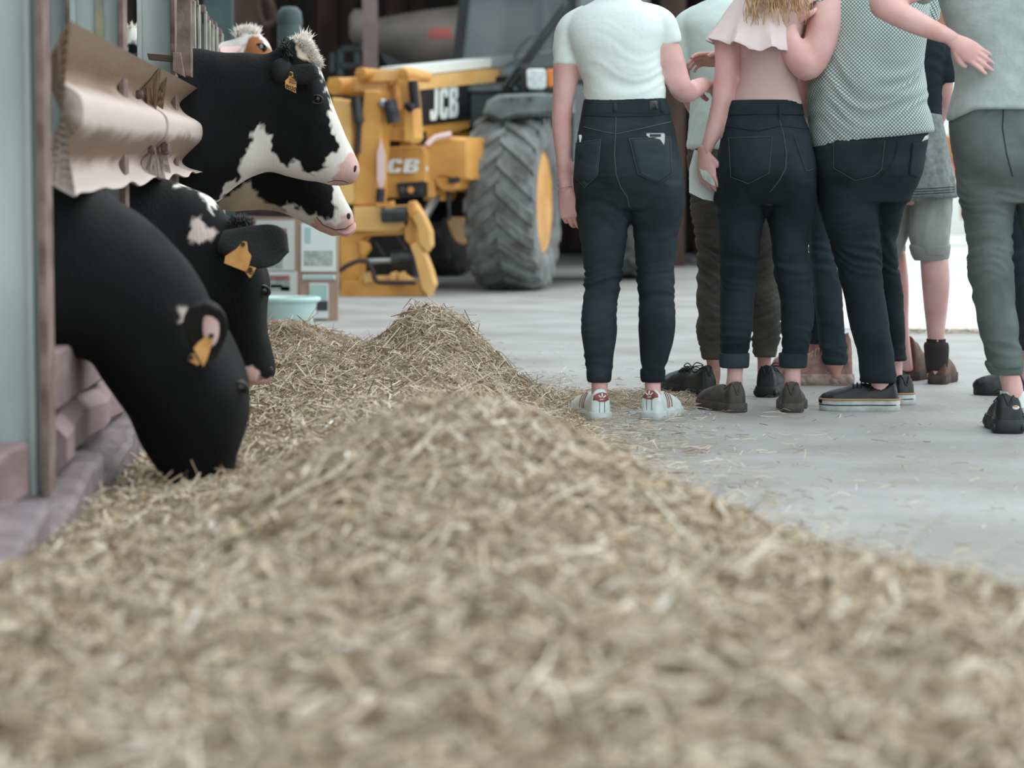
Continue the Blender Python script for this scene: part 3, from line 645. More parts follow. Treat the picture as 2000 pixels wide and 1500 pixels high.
# ================================================================== COWS
def inpoly(px, py, poly):
    n = len(poly); ins = np.zeros(px.shape, bool); j = n-1
    for i in range(n):
        xi, yi = poly[i]; xj, yj = poly[j]
        c = ((yi > py) != (yj > py)) & (px < (xj-xi)*(py-yi)/(yj-yi+1e-9)+xi); ins ^= c; j = i
    return ins
def cow(label, Y, pairs, base, patches, trunk_dir=None, legs=True, n=200, k=64):
    """pairs: (top px, top py, bottom px, bottom py, half width m, squareness)"""
    c0 = P(pairs[2][0], pairs[2][1], Y)
    root = thing('cow', label, 'cow', (c0.x-.4, Y, 0))
    rings = []
    S_ = catmull(pairs, n)
    # trunk behind the barrier, hidden in the shed
    a, c = P(pairs[0][0], pairs[0][1], Y), P(pairs[0][2], pairs[0][3], Y); mid = (a+c)/2; hh = (a-c).length/2
    bx0 = min(mid.x-.15, bx(Y)-.25)
    tr = [(bx0-2.15, 1.0, .05, .05), (bx0-2.12, 1.05, .25, .2), (bx0-1.9, 1.02, .36, .29), (bx0-1.2, .98, .40, .35), (bx0-.6, .98, .40, .33), (bx0-.2, max(.95, mid.z*.6+.4), .36, .25)]
    for x, z, h, w_ in catmull(tr, 30):
        rings.append([Vector((x, Y+w_*math.sin(q), z+h*math.cos(q))) for q in np.linspace(0, 2*math.pi, k+1)[:-1]])
    for s_ in S_:
        a, c = P(s_[0], s_[1], Y), P(s_[2], s_[3], Y); mid = (a+c)/2; ax = (a-c)/2; w_ = s_[4]; sq = s_[5]
        r = []
        for q in np.linspace(0, 2*math.pi, k+1)[:-1]:
            cq, sn = math.cos(q), math.sin(q)
            e = 2.0/2.35; cc = math.copysign(abs(cq)**e, cq); ss = math.copysign(abs(sn)**e, sn)
            r.append(mid + ax*cc + Vector((0, 1, 0))*ss*w_*(1+sq*cq))
        rings.append(r)
    for ring in rings:
        cc = sum(ring, Vector())/len(ring)
        for i_, v in enumerate(ring):
            dn = (v-cc).normalized(); q_ = noise.noise(v*5.5)*.012 + noise.noise(v*14)*.004; ring[i_] = v+dn*q_*min(1.0, (v-cc).length/.08)
    mb = MB().loft(rings)
    # legs
    for (lx, sy, fore) in [(bx0-.35, 1, 1), (bx0-.35, -1, 1), (bx0-1.95, 1, 0), (bx0-1.95, -1, 0)]:
        y0 = Y+sy*.19
        if fore: mb.tube([(lx, y0, .8), (lx+.02, y0, .55), (lx, y0, .38), (lx, y0, .2), (lx+.01, y0, .07), (lx+.03, y0, 0)], [.12, .075, .055, .04, .05, .06], 10, dense=14)
        else: mb.tube([(lx, y0, .9), (lx+.12, y0, .68), (lx-.08, y0, .45), (lx-.03, y0, .22), (lx, y0, .07), (lx+.03, y0, 0)], [.17, .12, .06, .045, .05, .06], 10, dense=14)
    mb.tube([(bx0-2.12, Y, 1.25), (bx0-2.2, Y, 1.0), (bx0-2.2, Y, .6), (bx0-2.18, Y, .45)], [.04, .03, .02, .045], 8, dense=10)
    o = mb.build('body', M['coat'], root); o.data.set_sharp_from_angle(angle=3.1)
    me = o.data; nv_ = len(me.vertices); co = np.empty(nv_*3); me.vertices.foreach_get('co', co); co = co.reshape(-1, 3)
    cz, sz = math.cos(PITCH), math.sin(PITCH); x, y, z = co[:, 0], co[:, 1], co[:, 2]-CAMZ
    f = y*cz-z*sz; u_ = y*sz+z*cz; px = 1000+FPX*x/f*(y/Y)**0; py = 750-FPX*u_/f
    # judge the coat in the plane of the cow so both flanks match
    f2 = Y*cz-z*sz; px = 1000+FPX*x/f2; py = 750-FPX*(Y*sz+z*cz)/f2
    jx = np.array([noise.noise(Vector(c_)*45) for c_ in co]); jy = np.array([noise.noise(Vector(c_)*45+Vector((9, 9, 9))) for c_ in co])
    px = px+jx*9; py = py+jy*9
    col = np.ones((nv_, 4)); col[:, :3] = lin(base)
    tn = np.array([noise.noise(Vector(c_)*9) for c_ in co])
    for poly, cc in patches:
        acc = np.zeros(nv_)
        for ox, oy in ((0, 0), (2.6, 0), (-2.6, 0), (0, 2.6), (0, -2.6), (1.8, 1.8), (-1.8, 1.8), (1.8, -1.8), (-1.8, -1.8)): acc += inpoly(px+ox, py+oy, poly)
        acc = (acc/9)[:, None]; col[:, :3] = col[:, :3]*(1-acc)+np.array(lin(cc))*acc
    col[:, :3] *= (1+.14*tn)[:, None]
    at = me.color_attributes.new('coat', 'FLOAT_COLOR', 'POINT'); at.data.foreach_set('color', np.clip(col, 0, 1).reshape(-1).astype(np.float32))
    return root, o
def ear(root, b0, b1, tip, Y0, Y1, w_, mt, name='ear', cup=.35, twist=0):
    """leaf-shaped ear from base midpoint b0 (px) to tip (px)"""
    A, T = P(*b0, Y0), P(*tip, Y1); ax = T-A; L = ax.length; d = ax.normalized(); view = Vector((0, -1, .15))
    side = d.cross(view).normalized(); nrm = side.cross(d).normalized()
    side, nrm = side*math.cos(twist)+nrm*math.sin(twist), nrm*math.cos(twist)-side*math.sin(twist)
    rings = []
    for t in np.linspace(0, 1, 16):
        ww = w_*(.45+1.0*t-.15*t*t)*math.sqrt(max(1-t**3.2, 0))*1.0+.003
        r = []
        for q in np.linspace(0, 2*math.pi, 21)[:-1]:
            a_, b_ = math.cos(q)*ww, math.sin(q)*(.012+.012*(1-t))
            b_ += cup*(a_*a_)/max(w_, .01) - .01*math.sin(t*3)
            r.append(A + d*(L*t) + side*a_ + nrm*b_)
        rings.append(r)
    return MB().loft(rings).build(name, mt, root)
def tagplate(root, poly, Y, txt=None, tsz=.02, tc=(0, 0), lines=True, ang=0.0, tilt=0):
    mb = MB(); mb.prism([P(x, y, Y+tilt*(x-poly[0][0])/600) for x, y in poly], (0, .003, 0)); o = mb.build('ear_tag', M['tag'], root, smooth=False); o['label'] = 'yellow ear tag'
    MB().lathe([(0, -.004), (.006, -.004), (.006, .006), (0, .006)], P(poly[0][0]+1, poly[0][1]+6, Y-.002), Matrix.Rotation(math.pi/2, 3, 'X'), 8).build('button', M['ink'], o)
    if txt:
        c = P(*tc, Y-.002); Mx = frame(c, (math.cos(ang), 0, math.sin(ang)), (-math.sin(ang), 0, math.cos(ang)))
        text_obj(txt, tsz, Mx, M['ink'], o, .0006, .0004, 'number')
        if lines:
            for q, wd in ((.022, .020), (.030, .022), (.038, .014)):
                mb = MB(); R3 = Mx.to_3x3()
                for i in range(6): mb.box(Mx @ Vector((-wd/2+wd*i/5, q-.004, .0)), (.0022, .005, .001), R3 @ Matrix.Rotation(0, 3, 'X'))
                mb.build('small_print', M['ink'], o, smooth=False)
    return o
def tuft(root, pts, Y, n, L, mt, name, spread=.35, rad=.03, up=(0, 0, 1), wid=.0022):
    """hair blades rooted around px points"""
    V, F = [], []; up = Vector(up)
    for i in range(n):
        px, py = random.choice(pts); c = P(px+random.uniform(-6, 6), py+random.uniform(-5, 5), Y) + Vector((0, random.uniform(-1, 1)*rad, 0))
        d = (up + Vector((random.gauss(0, spread), random.gauss(0, spread), random.gauss(0, spread)))).normalized()
        l = L*random.uniform(.55, 1.2); sd = d.cross(Vector((random.random()-.5, -1, random.random()-.5))).normalized()
        sag = Vector((random.uniform(-.3, .3), 0, -.35))*l*.4; w_ = wid*random.uniform(.7, 1.4); b_ = len(V); sd2 = d.cross(sd)
        for t, ww in ((0, 1), (.5, .8)):
            c2 = c+d*l*t+sag*t*t
            for q in range(3): V.append(c2+(sd*math.cos(q*2.094)+sd2*math.sin(q*2.094))*w_*ww)
        V.append(c+d*l+sag)
        for r_ in range(3):
            q = (r_+1) % 3; F.append((b_+r_, b_+q, b_+3+q, b_+3+r_)); F.append((b_+3+r_, b_+3+q, b_+6))
    o = mkobj(name, V, F, mt, root); return o
def eyeball(root, px, py, body_, r=.02, mt='eye', rim='eye_rim'):
    h = proj(bvh_of(body_), px, py, 0); c = h + Vector((0, r*.42, 0)); o = MB().ell(c, (r, r*.8, r)).build('eye', M[mt], root)
    MB().tube([c+Vector((r*1.15*math.cos(a), -r*.55, r*.8*math.sin(a)-.15*r*math.cos(a))) for a in np.linspace(0, 2*math.pi, 17)], .0032, 6).build('eyelid', M[rim], root)
    return o
K = (15, 17, 19); W = (232, 228, 222); CR = (196, 180, 160); PK = (216, 178, 172)
# ---- C: the main cow in profile, tag 9020
YC = 8.2
pc = [(160, 130, 150, 470, .27, 0), (260, 104, 260, 450, .22, 0), (330, 98, 350, 424, .19, 0), (385, 97, 418, 398, .165, 0), (440, 102, 446, 375, .15, 0), (490, 103, 482, 352, .135, 0), (525, 100, 508, 341, .125, .05), (552, 84, 530, 338, .12, .1), (580, 74, 556, 345, .125, .2), (607, 92, 580, 349, .125, .3), (628, 140, 600, 352, .12, .35), (644, 190, 618, 353, .10, .3), (661, 235, 634, 356, .08, .2), (677, 272, 648, 359, .07, .1), (690, 298, 662, 361, .068, 0), (699, 316, 675, 361, .066, 0), (702, 334, 686, 359, .05, 0), (698, 346, 692, 356, .028, 0)]
patchC = [
 ([(417, 400), (422, 392), (441, 380), (441, 362), (452, 354), (466, 356), (474, 346), (474, 322), (480, 306), (496, 290), (500, 268), (517, 244), (524, 258), (534, 266), (536, 296), (548, 306), (556, 322), (566, 324), (580, 308), (590, 318), (596, 334), (610, 338), (630, 334), (640, 326), (635, 306), (640, 302), (660, 296), (668, 290), (660, 276), (650, 258), (648, 240), (646, 200), (636, 160), (622, 140), (612, 130), (640, 120), (760, 300), (720, 400), (560, 420), (420, 470)], W),
 ([(586, 108), (576, 78), (590, 55), (625, 70), (632, 130), (622, 136), (600, 120)], (222, 206, 186)),
 ([(664, 330), (682, 300), (700, 296), (740, 330), (720, 380), (640, 372), (652, 352)], PK),
]
cC, bC = cow('large black and white cow in profile with tag 9020 and white forelock', YC, pc, K, patchC, n=420, k=180)
SURF = {}
ear(cC, (546, 142), None, (620, 146), YC-.10, YC-.20, .041, M['ear_k'], twist=.3, cup=.2)
MB().ell(P(551, 140, YC-.115), (.040, .03, .045)).build('ear_base', M['ear_k'], cC)
tuft(cC, [(556, 90), (562, 100), (570, 112), (560, 120)], YC-.1, 160, .035, M['hair_k'], 'ear_fringe', .6, .03)
tagplate(cC, [(567, 139), (572, 141), (573, 153), (579, 160), (578, 182), (557, 172), (557, 157), (563, 152)], YC-.245, '9020', .0185, (568, 172), ang=-.33)
eyeball(cC, 619, 194, bC, .017)
MB().ell(proj(bvh_of(bC), 693, 331, -.004), (.0065, .008, .015), Matrix.Rotation(.35, 3, 'Y')).build('nostril', M['nostril'], cC)
for q_ in ((588, 84, 15, 14), (600, 92, 14, 20), (608, 112, 10, 16)):
    MB().ell(P(q_[0], q_[1], YC), (q_[2]/S(YC), .055, q_[3]/S(YC))).build('forelock_mass', M['hair_w'], cC)
tuft(cC, [(575, 82), (585, 78), (595, 80), (603, 92), (610, 104), (616, 118), (604, 112), (596, 98), (588, 92)], YC, 1500, .024, M['hair_w'], 'forelock', .6, .06, (.45, 0, .6), .0013)
tuft(cC, [(592, 84), (600, 88), (606, 98), (612, 108), (616, 118), (620, 126), (610, 118), (604, 108), (598, 98), (594, 92), (588, 82)], YC-.085, 1600, .024, M['hair_w'], 'forelock', .55, .015, (.5, -.5, .5), .0013)
tuft(cC, [(592, 78), (600, 80)], YC, 60, .044, M['hair_w'], 'forelock_tip', .35, .03, (.05, 0, 1), .002)
seam([(640, 356), (655, 352), (668, 353), (680, 357)], bvh_of(bC), .0018, M['nostril'], cC, 'mouth_line', -.0005)
# ---- D: cow behind C, head lower
YD = 8.75
pd = [(200, 200, 200, 480, .24, 0), (330, 170, 340, 430, .19, 0), (400, 170, 415, 408, .16, 0), (450, 175, 462, 414, .14, 0), (500, 180, 512, 412, .125, 0), (540, 195, 545, 416, .12, .1), (575, 225, 575, 424, .12, .25), (605, 265, 600, 437, .115, .3), (630, 305, 622, 450, .10, .25), (648, 338, 636, 456, .085, .1), (664, 368, 648, 460, .072, 0), (677, 395, 658, 460, .068, 0), (688, 415, 670, 459, .064, 0), (691, 432, 680, 457, .05, 0), (688, 446, 684, 455, .025, 0)]
patchD = [([(380, 430), (420, 402), (470, 370), (494, 350), (505, 372), (514, 390), (540, 400), (556, 410), (580, 418), (604, 430), (640, 470), (560, 480), (380, 470)], CR),
 ([(556, 400), (566, 394), (586, 404), (606, 420), (624, 420), (640, 426), (652, 432), (658, 420), (656, 400), (650, 370), (652, 350), (690, 340), (740, 440), (700, 480), (640, 470), (600, 440), (560, 420)], W),
 ([(612, 424), (640, 440), (668, 436), (676, 415), (700, 420), (710, 470), (640, 475), (610, 450)], PK)]
cD, bD = cow('black and white cow whose pale muzzle shows below the tagged cow chin', YD, pd, K, patchD, n=260, k=120)
MB().ell(proj(bvh_of(bD), 680, 424, -.004), (.009, .008, .016), Matrix.Rotation(.35, 3, 'Y')).build('nostril', M['nostril'], cD)
MB().tube([P(660, 452, YD-.05), P(675, 456, YD-.052), P(688, 448, YD-.03), P(692, 436, YD-.01)], [.008, .012, .012, .006], 8, dense=14).build('lip', M['tongue'], cD)
seam([(618, 424), (632, 440), (655, 449), (675, 447), (688, 437)], bvh_of(bD), .0022, M['nostril'], cD, 'mouth_line', -.0005)
ear(cD, (545, 250), None, (500, 262), YD-.1, YD-.22, .04, M['ear_k'])
eyeball(cD, 610, 320, bD, .018)
# ---- E: white faced cow with brown eye patch
YE = 10.0
pe = [(250, 120, 250, 330, .26, 0), (340, 118, 340, 300, .2, 0), (400, 98, 400, 280, .16, 0), (428, 84, 425, 270, .13, 0), (455, 78, 450, 265, .12, .1), (478, 70, 470, 262, .12, .2), (500, 68, 488, 262, .12, .3), (520, 80, 505, 262, .115, .3), (532, 104, 520, 262, .1, .2), (542, 135, 532, 264, .085, .1), (552, 165, 540, 266, .07, 0), (562, 195, 550, 266, .065, 0), (566, 220, 556, 264, .055, 0), (560, 238, 557, 256, .03, 0)]
patchE = [([(486, 150), (484, 92), (490, 76), (503, 70), (516, 78), (522, 92), (535, 96), (545, 120), (520, 160)], (150, 96, 60)), ([(250, 60), (415, 60), (430, 86), (430, 130), (415, 330), (250, 330)], (96, 64, 44))]
cE, bE = cow('white-faced cow with spiky forelock and brown eye patch behind the black neck', YE, pe, (234, 232, 228), patchE)
ey = eyeball(cE, 510, 93, bE, .019, mt='eye', rim='nostril')
MB().ell(proj(bvh_of(bE), 509, 92, .006), (.008, .004, .010)).build('iris', M['eye_b'], cE)
MB().ell(P(482, 74, YE), (.035, .06, .03)).build('forelock_mass', M['hair_w'], cE)
tuft(cE, [(466, 72), (474, 68), (482, 66), (490, 67), (498, 69)], YE, 700, .045, M['hair_w'], 'forelock', .38, .05, (0, 0, 1), .0026)
ear(cE, (464, 98), None, (428, 103), YE-.1, YE-.22, .024, M['ear_p'])
# ---- F: tuft between posts
YF_ = 9.5
pf = [(150, 60, 150, 330, .2, 0), (210, 66, 215, 300, .15, 0), (245, 60, 245, 270, .13, 0), (262, 52, 262, 250, .125, .1), (280, 60, 275, 245, .12, .2), (298, 90, 290, 245, .11, .2), (315, 130, 305, 250, .09, .1), (330, 170, 318, 252, .07, 0), (338, 205, 328, 252, .06, 0), (336, 232, 332, 248, .03, 0)]
cF, bF = cow('cow with fluffy white poll glimpsed between the two pale steel posts', YF_, pf, (236, 234, 230), [([(255, 105), (262, 86), (300, 78), (320, 100), (340, 260), (250, 260)], K)])
tuft(cF, [(250, 62), (258, 58), (266, 60), (272, 66), (262, 70)], YF_, 260, .035, M['hair_w'], 'forelock', .6, .05, (.3, 0, .8), .002)
ear(cF, (285, 120), None, (250, 140), YF_-.1, YF_-.2, .035, M['ear_k'])
eyeball(cF, 298, 140, bF)
# ---- B: second feeding cow, head hanging, two tags
YB_ = 6.75
pb = [(60, 300, 60, 700, .28, 0), (180, 325, 170, 700, .22, 0), (290, 345, 255, 690, .18, 0), (365, 362, 310, 672, .15, 0), (412, 385, 345, 660, .14, 0), (440, 420, 366, 655, .13, .05), (462, 440, 385, 655, .125, .15), (490, 470, 402, 660, .12, .25), (514, 510, 420, 668, .125, .35), (524, 552, 434, 682, .12, .3), (519, 600, 448, 700, .10, .25), (521, 640, 458, 718, .085, .15), (531, 678, 466, 732, .075, .05), (538, 704, 474, 744, .072, 0), (539, 724, 488, 751, .066, 0), (534, 738, 506, 751, .05, 0), (526, 746, 518, 750, .02, 0)]
patchB = [([(360, 345), (398, 345), (415, 380), (428, 420), (420, 420), (405, 385), (380, 366), (345, 365)], W), ([(388, 428), (402, 424), (410, 440), (436, 452), (424, 466), (400, 474), (380, 470)], (216, 196, 192)), ([(334, 512), (358, 508), (358, 522), (342, 534), (330, 552), (326, 534)], W), ([(440, 705), (462, 698), (492, 712), (505, 716), (515, 735), (535, 738), (540, 760), (450, 765)], PK)]
cB, bB = cow('black cow with head hanging and two yellow tags behind the nearest cow', YB_, pb, K, patchB, n=240, k=110)
ear(cB, (436, 474), None, (561, 488), YB_-.115, YB_-.2, .072, M['ear_k'], cup=.25, twist=.3)
tuft(cB, [(455, 436), (465, 434), (475, 436), (485, 440)], YB_-.05, 200, .03, M['hair_k'], 'forelock', .6, .05)
tagplate(cB, [(474, 471), (482, 472), (484, 490), (491, 500), (485, 522), (478, 530), (438, 514), (440, 500), (462, 486)], YB_-.31)
tagplate(cB, [(488, 520), (500, 523), (494, 535), (488, 543), (477, 528)], YB_-.30, '30', .018, (488, 531), lines=False, ang=-.6)
eyeball(cB, 513, 568, bB, .018)
MB().ell(proj(bvh_of(bB), 529, 722, -.004), (.010, .008, .010)).build('nostril', M['nostril'], cB)
# ---- A: nearest cow feeding with head in the hay
YA = 5.32
pa = [(-60, 330, -60, 740, .30, 0), (60, 335, 40, 745, .27, 0), (170, 362, 105, 720, .23, 0), (255, 405, 150, 700, .20, 0), (330, 470, 182, 706, .17, 0), (385, 540, 205, 740, .15, 0), (415, 600, 228, 775, .14, .05), (438, 645, 248, 808, .14, .15), (460, 692, 262, 838, .14, .3), (480, 745, 278, 872, .135, .35), (487, 795, 296, 905, .12, .3), (478, 845, 316, 934, .10, .2), (466, 885, 336, 956, .085, .1), (460, 918, 358, 972, .078, 0), (458, 948, 380, 985, .072, 0), (455, 972, 405, 993, .055, 0), (448, 988, 428, 995, .025, 0)]
cA, bA = cow('nearest black cow feeding with its muzzle buried in the hay', YA, pa, K, [([(362, 596), (378, 600), (376, 622), (366, 630)], (190, 176, 168))])
ear(cA, (404, 690), None, (404, 590), YA-.16, YA-.24, .050, M['ear_k'], cup=.5)
MB().ell(P(412, 640, YA-.225), (.018, .006, .04)).build('inner_ear', M['ear_p'], cA)
tagplate(cA, [(412, 650), (414, 668), (405, 700), (397, 716), (378, 680), (388, 668)], YA-.285)
tagplate(cA, [(372, 692), (378, 690), (390, 710), (386, 714), (368, 704)], YA-.26)
eyeball(cA, 468, 758, bA, .017)
MB().ell(proj(bvh_of(bA), 450, 950, -.004), (.010, .008, .012)).build('nostril', M['mblack'], cA)
# ================================================================== TELEHANDLER
VB = Vector((.42, .907, 0)).normalized(); VU = Vector((.907, -.42, 0)).normalized()
th = thing('telehandler', 'yellow and black telehandler with dusty tyres parked in front of the dark barn', 'telehandler', (P(900, 500, 19).x, 18.6, 0))
def wheel(c, R_, W_, axis, mt, name='wheel', rim=True, yaw_face=1, nl=20):
    ax = Vector(axis).normalized(); zq = ax.to_track_quat('Z', 'Y').to_matrix()
    # make local x horizontal
    xl = Vector((0, 0, 1)).cross(ax).normalized(); yl = ax.cross(xl); RR = Matrix((xl, yl, ax)).transposed()
    h = W_/2
    prof = [(R_*.57, -h*.80), (R_*.62, -h*.95), (R_*.75, -h*1.0), (R_*.88, -h*.97), (R_*.945, -h*.86), (R_*.955, -h*.4), (R_*.96, 0), (R_*.955, h*.4), (R_*.945, h*.86), (R_*.88, h*.97), (R_*.75, h*1.0), (R_*.62, h*.95), (R_*.57, h*.80)]
    w_ = MB().lathe(prof, c, RR, 56).build(name, mt, th)
    def cyl(r, a, z): return Vector(c)+RR @ Vector((r*math.cos(a), r*math.sin(a), z))
    for side in (-1, 1):
        for i in range(nl):
            a0 = 2*math.pi*(i+(.5 if side > 0 else 0))/nl; rings = []
            for t in (0, .33, .66, 1.0):
                z = side*h*(-.04+1.02*t); a = a0 + .36*t; wa = .062+.03*t
                ro = R_*(1.0 if t < .9 else .955); ri = R_*.93 if t < .9 else R_*.86
                rings.append([cyl(ri, a-wa*1.25, z), cyl(ro, a-wa*.8, z), cyl(ro, a+wa*.8, z), cyl(ri, a+wa*1.25, z)])
            MB().loft(rings).build('tread_lug', mt, w_, smooth=False)
    if rim:
        for sd in (1,):
            rp = [(R_*.58, h*.83), (R_*.565, h*.86), (R_*.54, h*.80), (R_*.50, h*.3), (R_*.44, h*.2), (R_*.30, h*.25), (R_*.20, h*.5), (R_*.18, h*.75), (.001, h*.78)]
            q = MB().lathe(rp, c, RR, 40).build('rim', M['yellow'], w_)
            for k_ in range(8):
                a = 2*math.pi*k_/8; MB().lathe([(.018, 0), (.018, .02), (.001, .022)], cyl(R_*.25, a, h*.38), RR, 6).build('nut', M['dsteel'], w_)
    return w_
steer = math.radians(11); axf = Vector((math.cos(steer), -math.sin(steer), 0))
YW = 18.1
cw = P(1004, 398, YW); cw.z = .655
wheel(cw, .655, .52, axf, M['tyre'])
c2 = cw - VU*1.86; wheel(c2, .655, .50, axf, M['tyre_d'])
c3 = cw + VB*2.75 + Vector((-.10, 0, 0)); wheel(c3, .655, .50, axf, M['tyre'], nl=18)
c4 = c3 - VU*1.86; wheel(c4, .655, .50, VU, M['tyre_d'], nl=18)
def obox(c, lu, lv, lz, name, m_, parent=th, bev=.01):
    R3 = Matrix((VU, VB, Vector((0, 0, 1)))).transposed()
    return MB().box(c, (lu, lv, lz), R3).build(name, M[m_], parent, smooth=False, bevel=bev)
mid = (cw+c2)/2
obox(mid+VB*1.4+Vector((0, 0, .18)), .95, 3.6, .42, 'chassis', 'mblack')
obox(mid+Vector((0, 0, .02)), 1.4, .28, .26, 'front_axle', 'mblack', bev=.04)
obox(mid+VB*2.75+Vector((0, 0, .02)), 1.4, .28, .26, 'rear_axle', 'mblack', bev=.04)
obox(mid+VB*.75-VU*.1+Vector((0, 0, .30)), 1.0, .8, .7, 'front_frame', 'mblack', bev=.03)
obox(mid-VB*.25+VU*.15+Vector((0, 0, .1)), .55, .3, .5, 'nose_frame', 'mblack', bev=.03)
# cab
zc = .7+(383-163)/250.0; ztop = 2.52
C0 = P(890, 163, 18.9); C0.z = 0
cb = obox(C0+VU*.49+VB*.8+Vector((0, 0, (zc+.75)/2-.05)), 1.0, 1.6, zc-.72, 'cab_base', 'mgrey')
def bar(a, c, r, m_='mgrey', name='cab_pillar', parent=th, n=8):
    return MB().tube([a, c], r, n).build(name, M[m_], parent)
cor = [C0, C0+VU*.98, C0+VU*.98+VB*1.55, C0+VB*1.55]
for i, q in enumerate(cor):
    lean = VB*.16 if i < 2 else Vector()
    obj = MB().prism([q+Vector((0, 0, zc))-VU*.035-VB*.03, q+Vector((0, 0, zc))+VU*.035-VB*.03, q+Vector((0, 0, zc))+VU*.035+VB*.05, q+Vector((0, 0, zc))-VU*.035+VB*.05], Vector((0, 0, ztop-zc))+lean+(VU*.04 if i in (0, 3) else -VU*.04)).build('cab_pillar', M['mblack'], th, smooth=False)
def quad(pts, th_, name, m_, parent=th):
    n_ = (Vector(pts[1])-Vector(pts[0])).cross(Vector(pts[2])-Vector(pts[0])).normalized()
    return MB().prism(pts, n_*th_).build(name, m_, parent, smooth=False)
Zv = Vector((0, 0, 1))
def gl(i, j):
    li = VB*.16 if i < 2 else Vector(); lj = VB*.16 if j < 2 else Vector()
    ins = (cor[j]-cor[i])*.03
    return quad([cor[i]+ins+Zv*(zc+.02), cor[j]-ins+Zv*(zc+.02), cor[j]-ins+lj+Zv*ztop, cor[i]+ins+li+Zv*ztop], .008, 'cab_glass', M['glass'])
gl(0, 1); gl(1, 2); gl(2, 3); gl(3, 0)
obox(C0+VU*.49-VB*.02+Zv*(zc+.0), 1.06, .07, .075, 'windscreen_sill', 'mblack')
obox(C0+VU*.49+VB*.85+Zv*(ztop+.04), .98, 1.5, .10, 'cab_roof', 'mblack', bev=.03)
# cab interior
obox(C0+VU*.55+VB*1.15+Zv*(zc+.18), .46, .14, .62, 'seat', 'mblack', bev=.05)
obox(C0+VU*.55+VB*.95+Zv*(zc-.08), .48, .48, .16, 'seat', 'mblack', bev=.05)
sc = C0+VU*.52+VB*.42+Zv*(zc+.22)
MB().tube([sc + VU*.2*math.cos(a)+(VB*.5+Zv*.85)*.2*math.sin(a) for a in np.linspace(0, 6.284, 25)], .016, 6).build('steering_wheel', M['mblack'], th)
for a in (0, 2.1, 4.2): bar(sc, sc+VU*.2*math.cos(a)+(VB*.5+Zv*.85)*.2*math.sin(a), .012, 'mblack', 'steering_spoke')
bar(sc, sc-Zv*.35-VB*.1, .03, 'mgrey', 'steering_column')
MB().ell(C0+VU*.6+VB*.3+Zv*(zc+.05), (.34, .12, .17)).build('dashboard', M['mgrey'], th)
for (px0, px1, py0, py1, mt_, dz) in [(894, 938, 116, 153, 'paper', 0), (980, 1020, 128, 155, 'paper', 0)]:
    quad([P(px0, py0+6, 18.8), P(px1-4, py0, 18.7), P(px1, py1-10, 18.7), P(px0+10, py1, 18.8)], .004, 'paper_sign', M[mt_])
MB().box(P(916, 137, 18.72), (.02, .006, .025)).build('printed_mark', M['dusty'], th, smooth=False)
# wipers
for off in (0, 12):
    MB().tube([P(984+off, 172, 18.25), P(1012+off, 132, 18.3), P(1100+off, 10, 18.4)], [.022, .02, .014], 6).build('wiper_arm', M['mblack'], th)
# bonnet deck, fenders
pxprism([(826, 196), (868, 164), (1090, 160), (1100, 196), (1092, 238), (940, 240), (880, 262), (832, 256)], 18.35, VB*.5, .015).build('front_deck', M['mgrey'], th, smooth=False)
pxprism([(862, 168), (1000, 166), (1006, 176), (866, 180)], 18.3, VB*.3, .01).build('deck_edge', M['dusty'], th, smooth=False)
mg = [(940, 222), (950, 196), (972, 184), (1060, 180), (1100, 186), (1104, 214), (1060, 224), (1000, 232), (966, 238)]
pxprism(mg, 17.75, axf.cross(Zv)*-.75 if False else Vector((.1, .8, 0)), .05).build('mudguard', M['dusty'], th)
for px, py in ((999, 193), (1036, 193)):
    MB().lathe([(.014, -.004), (.014, .004), (.001, .006)], P(px, py, 17.73), Matrix.Rotation(-math.pi/2, 3, 'X').transposed(), 8).build('bolt', M['mgrey'], th)
hl = pxprism([(1028, 138), (1034, 134), (1062, 134), (1067, 140), (1067, 170), (1060, 176), (1034, 175), (1029, 168)], 17.95, (0, .10, 0), .012).build('headlight', M['lamp'], th)
pxprism([(1024, 131), (1068, 131), (1070, 178), (1026, 178)], 18.02, (0, .12, 0), .01).build('headlight_housing', M['mblack'], th, smooth=False)
pxprism([(1068, 135), (1084, 135), (1084, 170), (1070, 171)], 17.97, (0, .08, 0), .01).build('indicator', M['orange'], th, smooth=False)
pxprism([(1016, 126), (1090, 126), (1092, 182), (1022, 182)], 18.12, (0, .10, 0), .01).build('lamp_panel', M['mgrey'], th, smooth=False)
# boom
B0 = P(806, 200, 17.5); bz0, bz1 = 1.10, 1.60
def bpt(t, z, s_=0.0): return Vector((B0.x, B0.y, 0))+VB*t - VU*s_ + Zv*z
mb = MB(); mb.prism([bpt(-.02, 1.12), bpt(.10, 1.08), bpt(1.0, 1.22), bpt(4.6, 1.60), bpt(4.6, 1.98), bpt(-.02, 1.55)], -VU*.34, .02); mb.build('boom', M['yellow'], th, smooth=False)
mb = MB(); mb.prism([bpt(.02, 1.56, .04), bpt(4.5, 1.99, .04), bpt(4.5, 2.05, .04), bpt(.02, 1.63, .04)], -VU*.24, .01); mb.build('boom_top_plate', M['white'], th, smooth=False)
mb = MB(); mb.prism([bpt(.02, 1.46, -.012), bpt(3, 1.72, -.012), bpt(3, 1.80, -.012), bpt(.02, 1.56, -.012)], VU*.02); mb.build('boom_edge', M['yellow_l'], th, smooth=False)
mb = MB(); mb.prism([bpt(.04, 1.20, -.004), bpt(1.6, 1.34, -.004), bpt(1.6, 1.60, -.004), bpt(.04, 1.47, -.004)], VU*.008); mb.build('black_decal', M['mblack'], th, smooth=False)
jcb_letters(frame(bpt(.46, 1.385, -.016), VB+Zv*.09, Zv), .235, M['white'], th, 1.0)
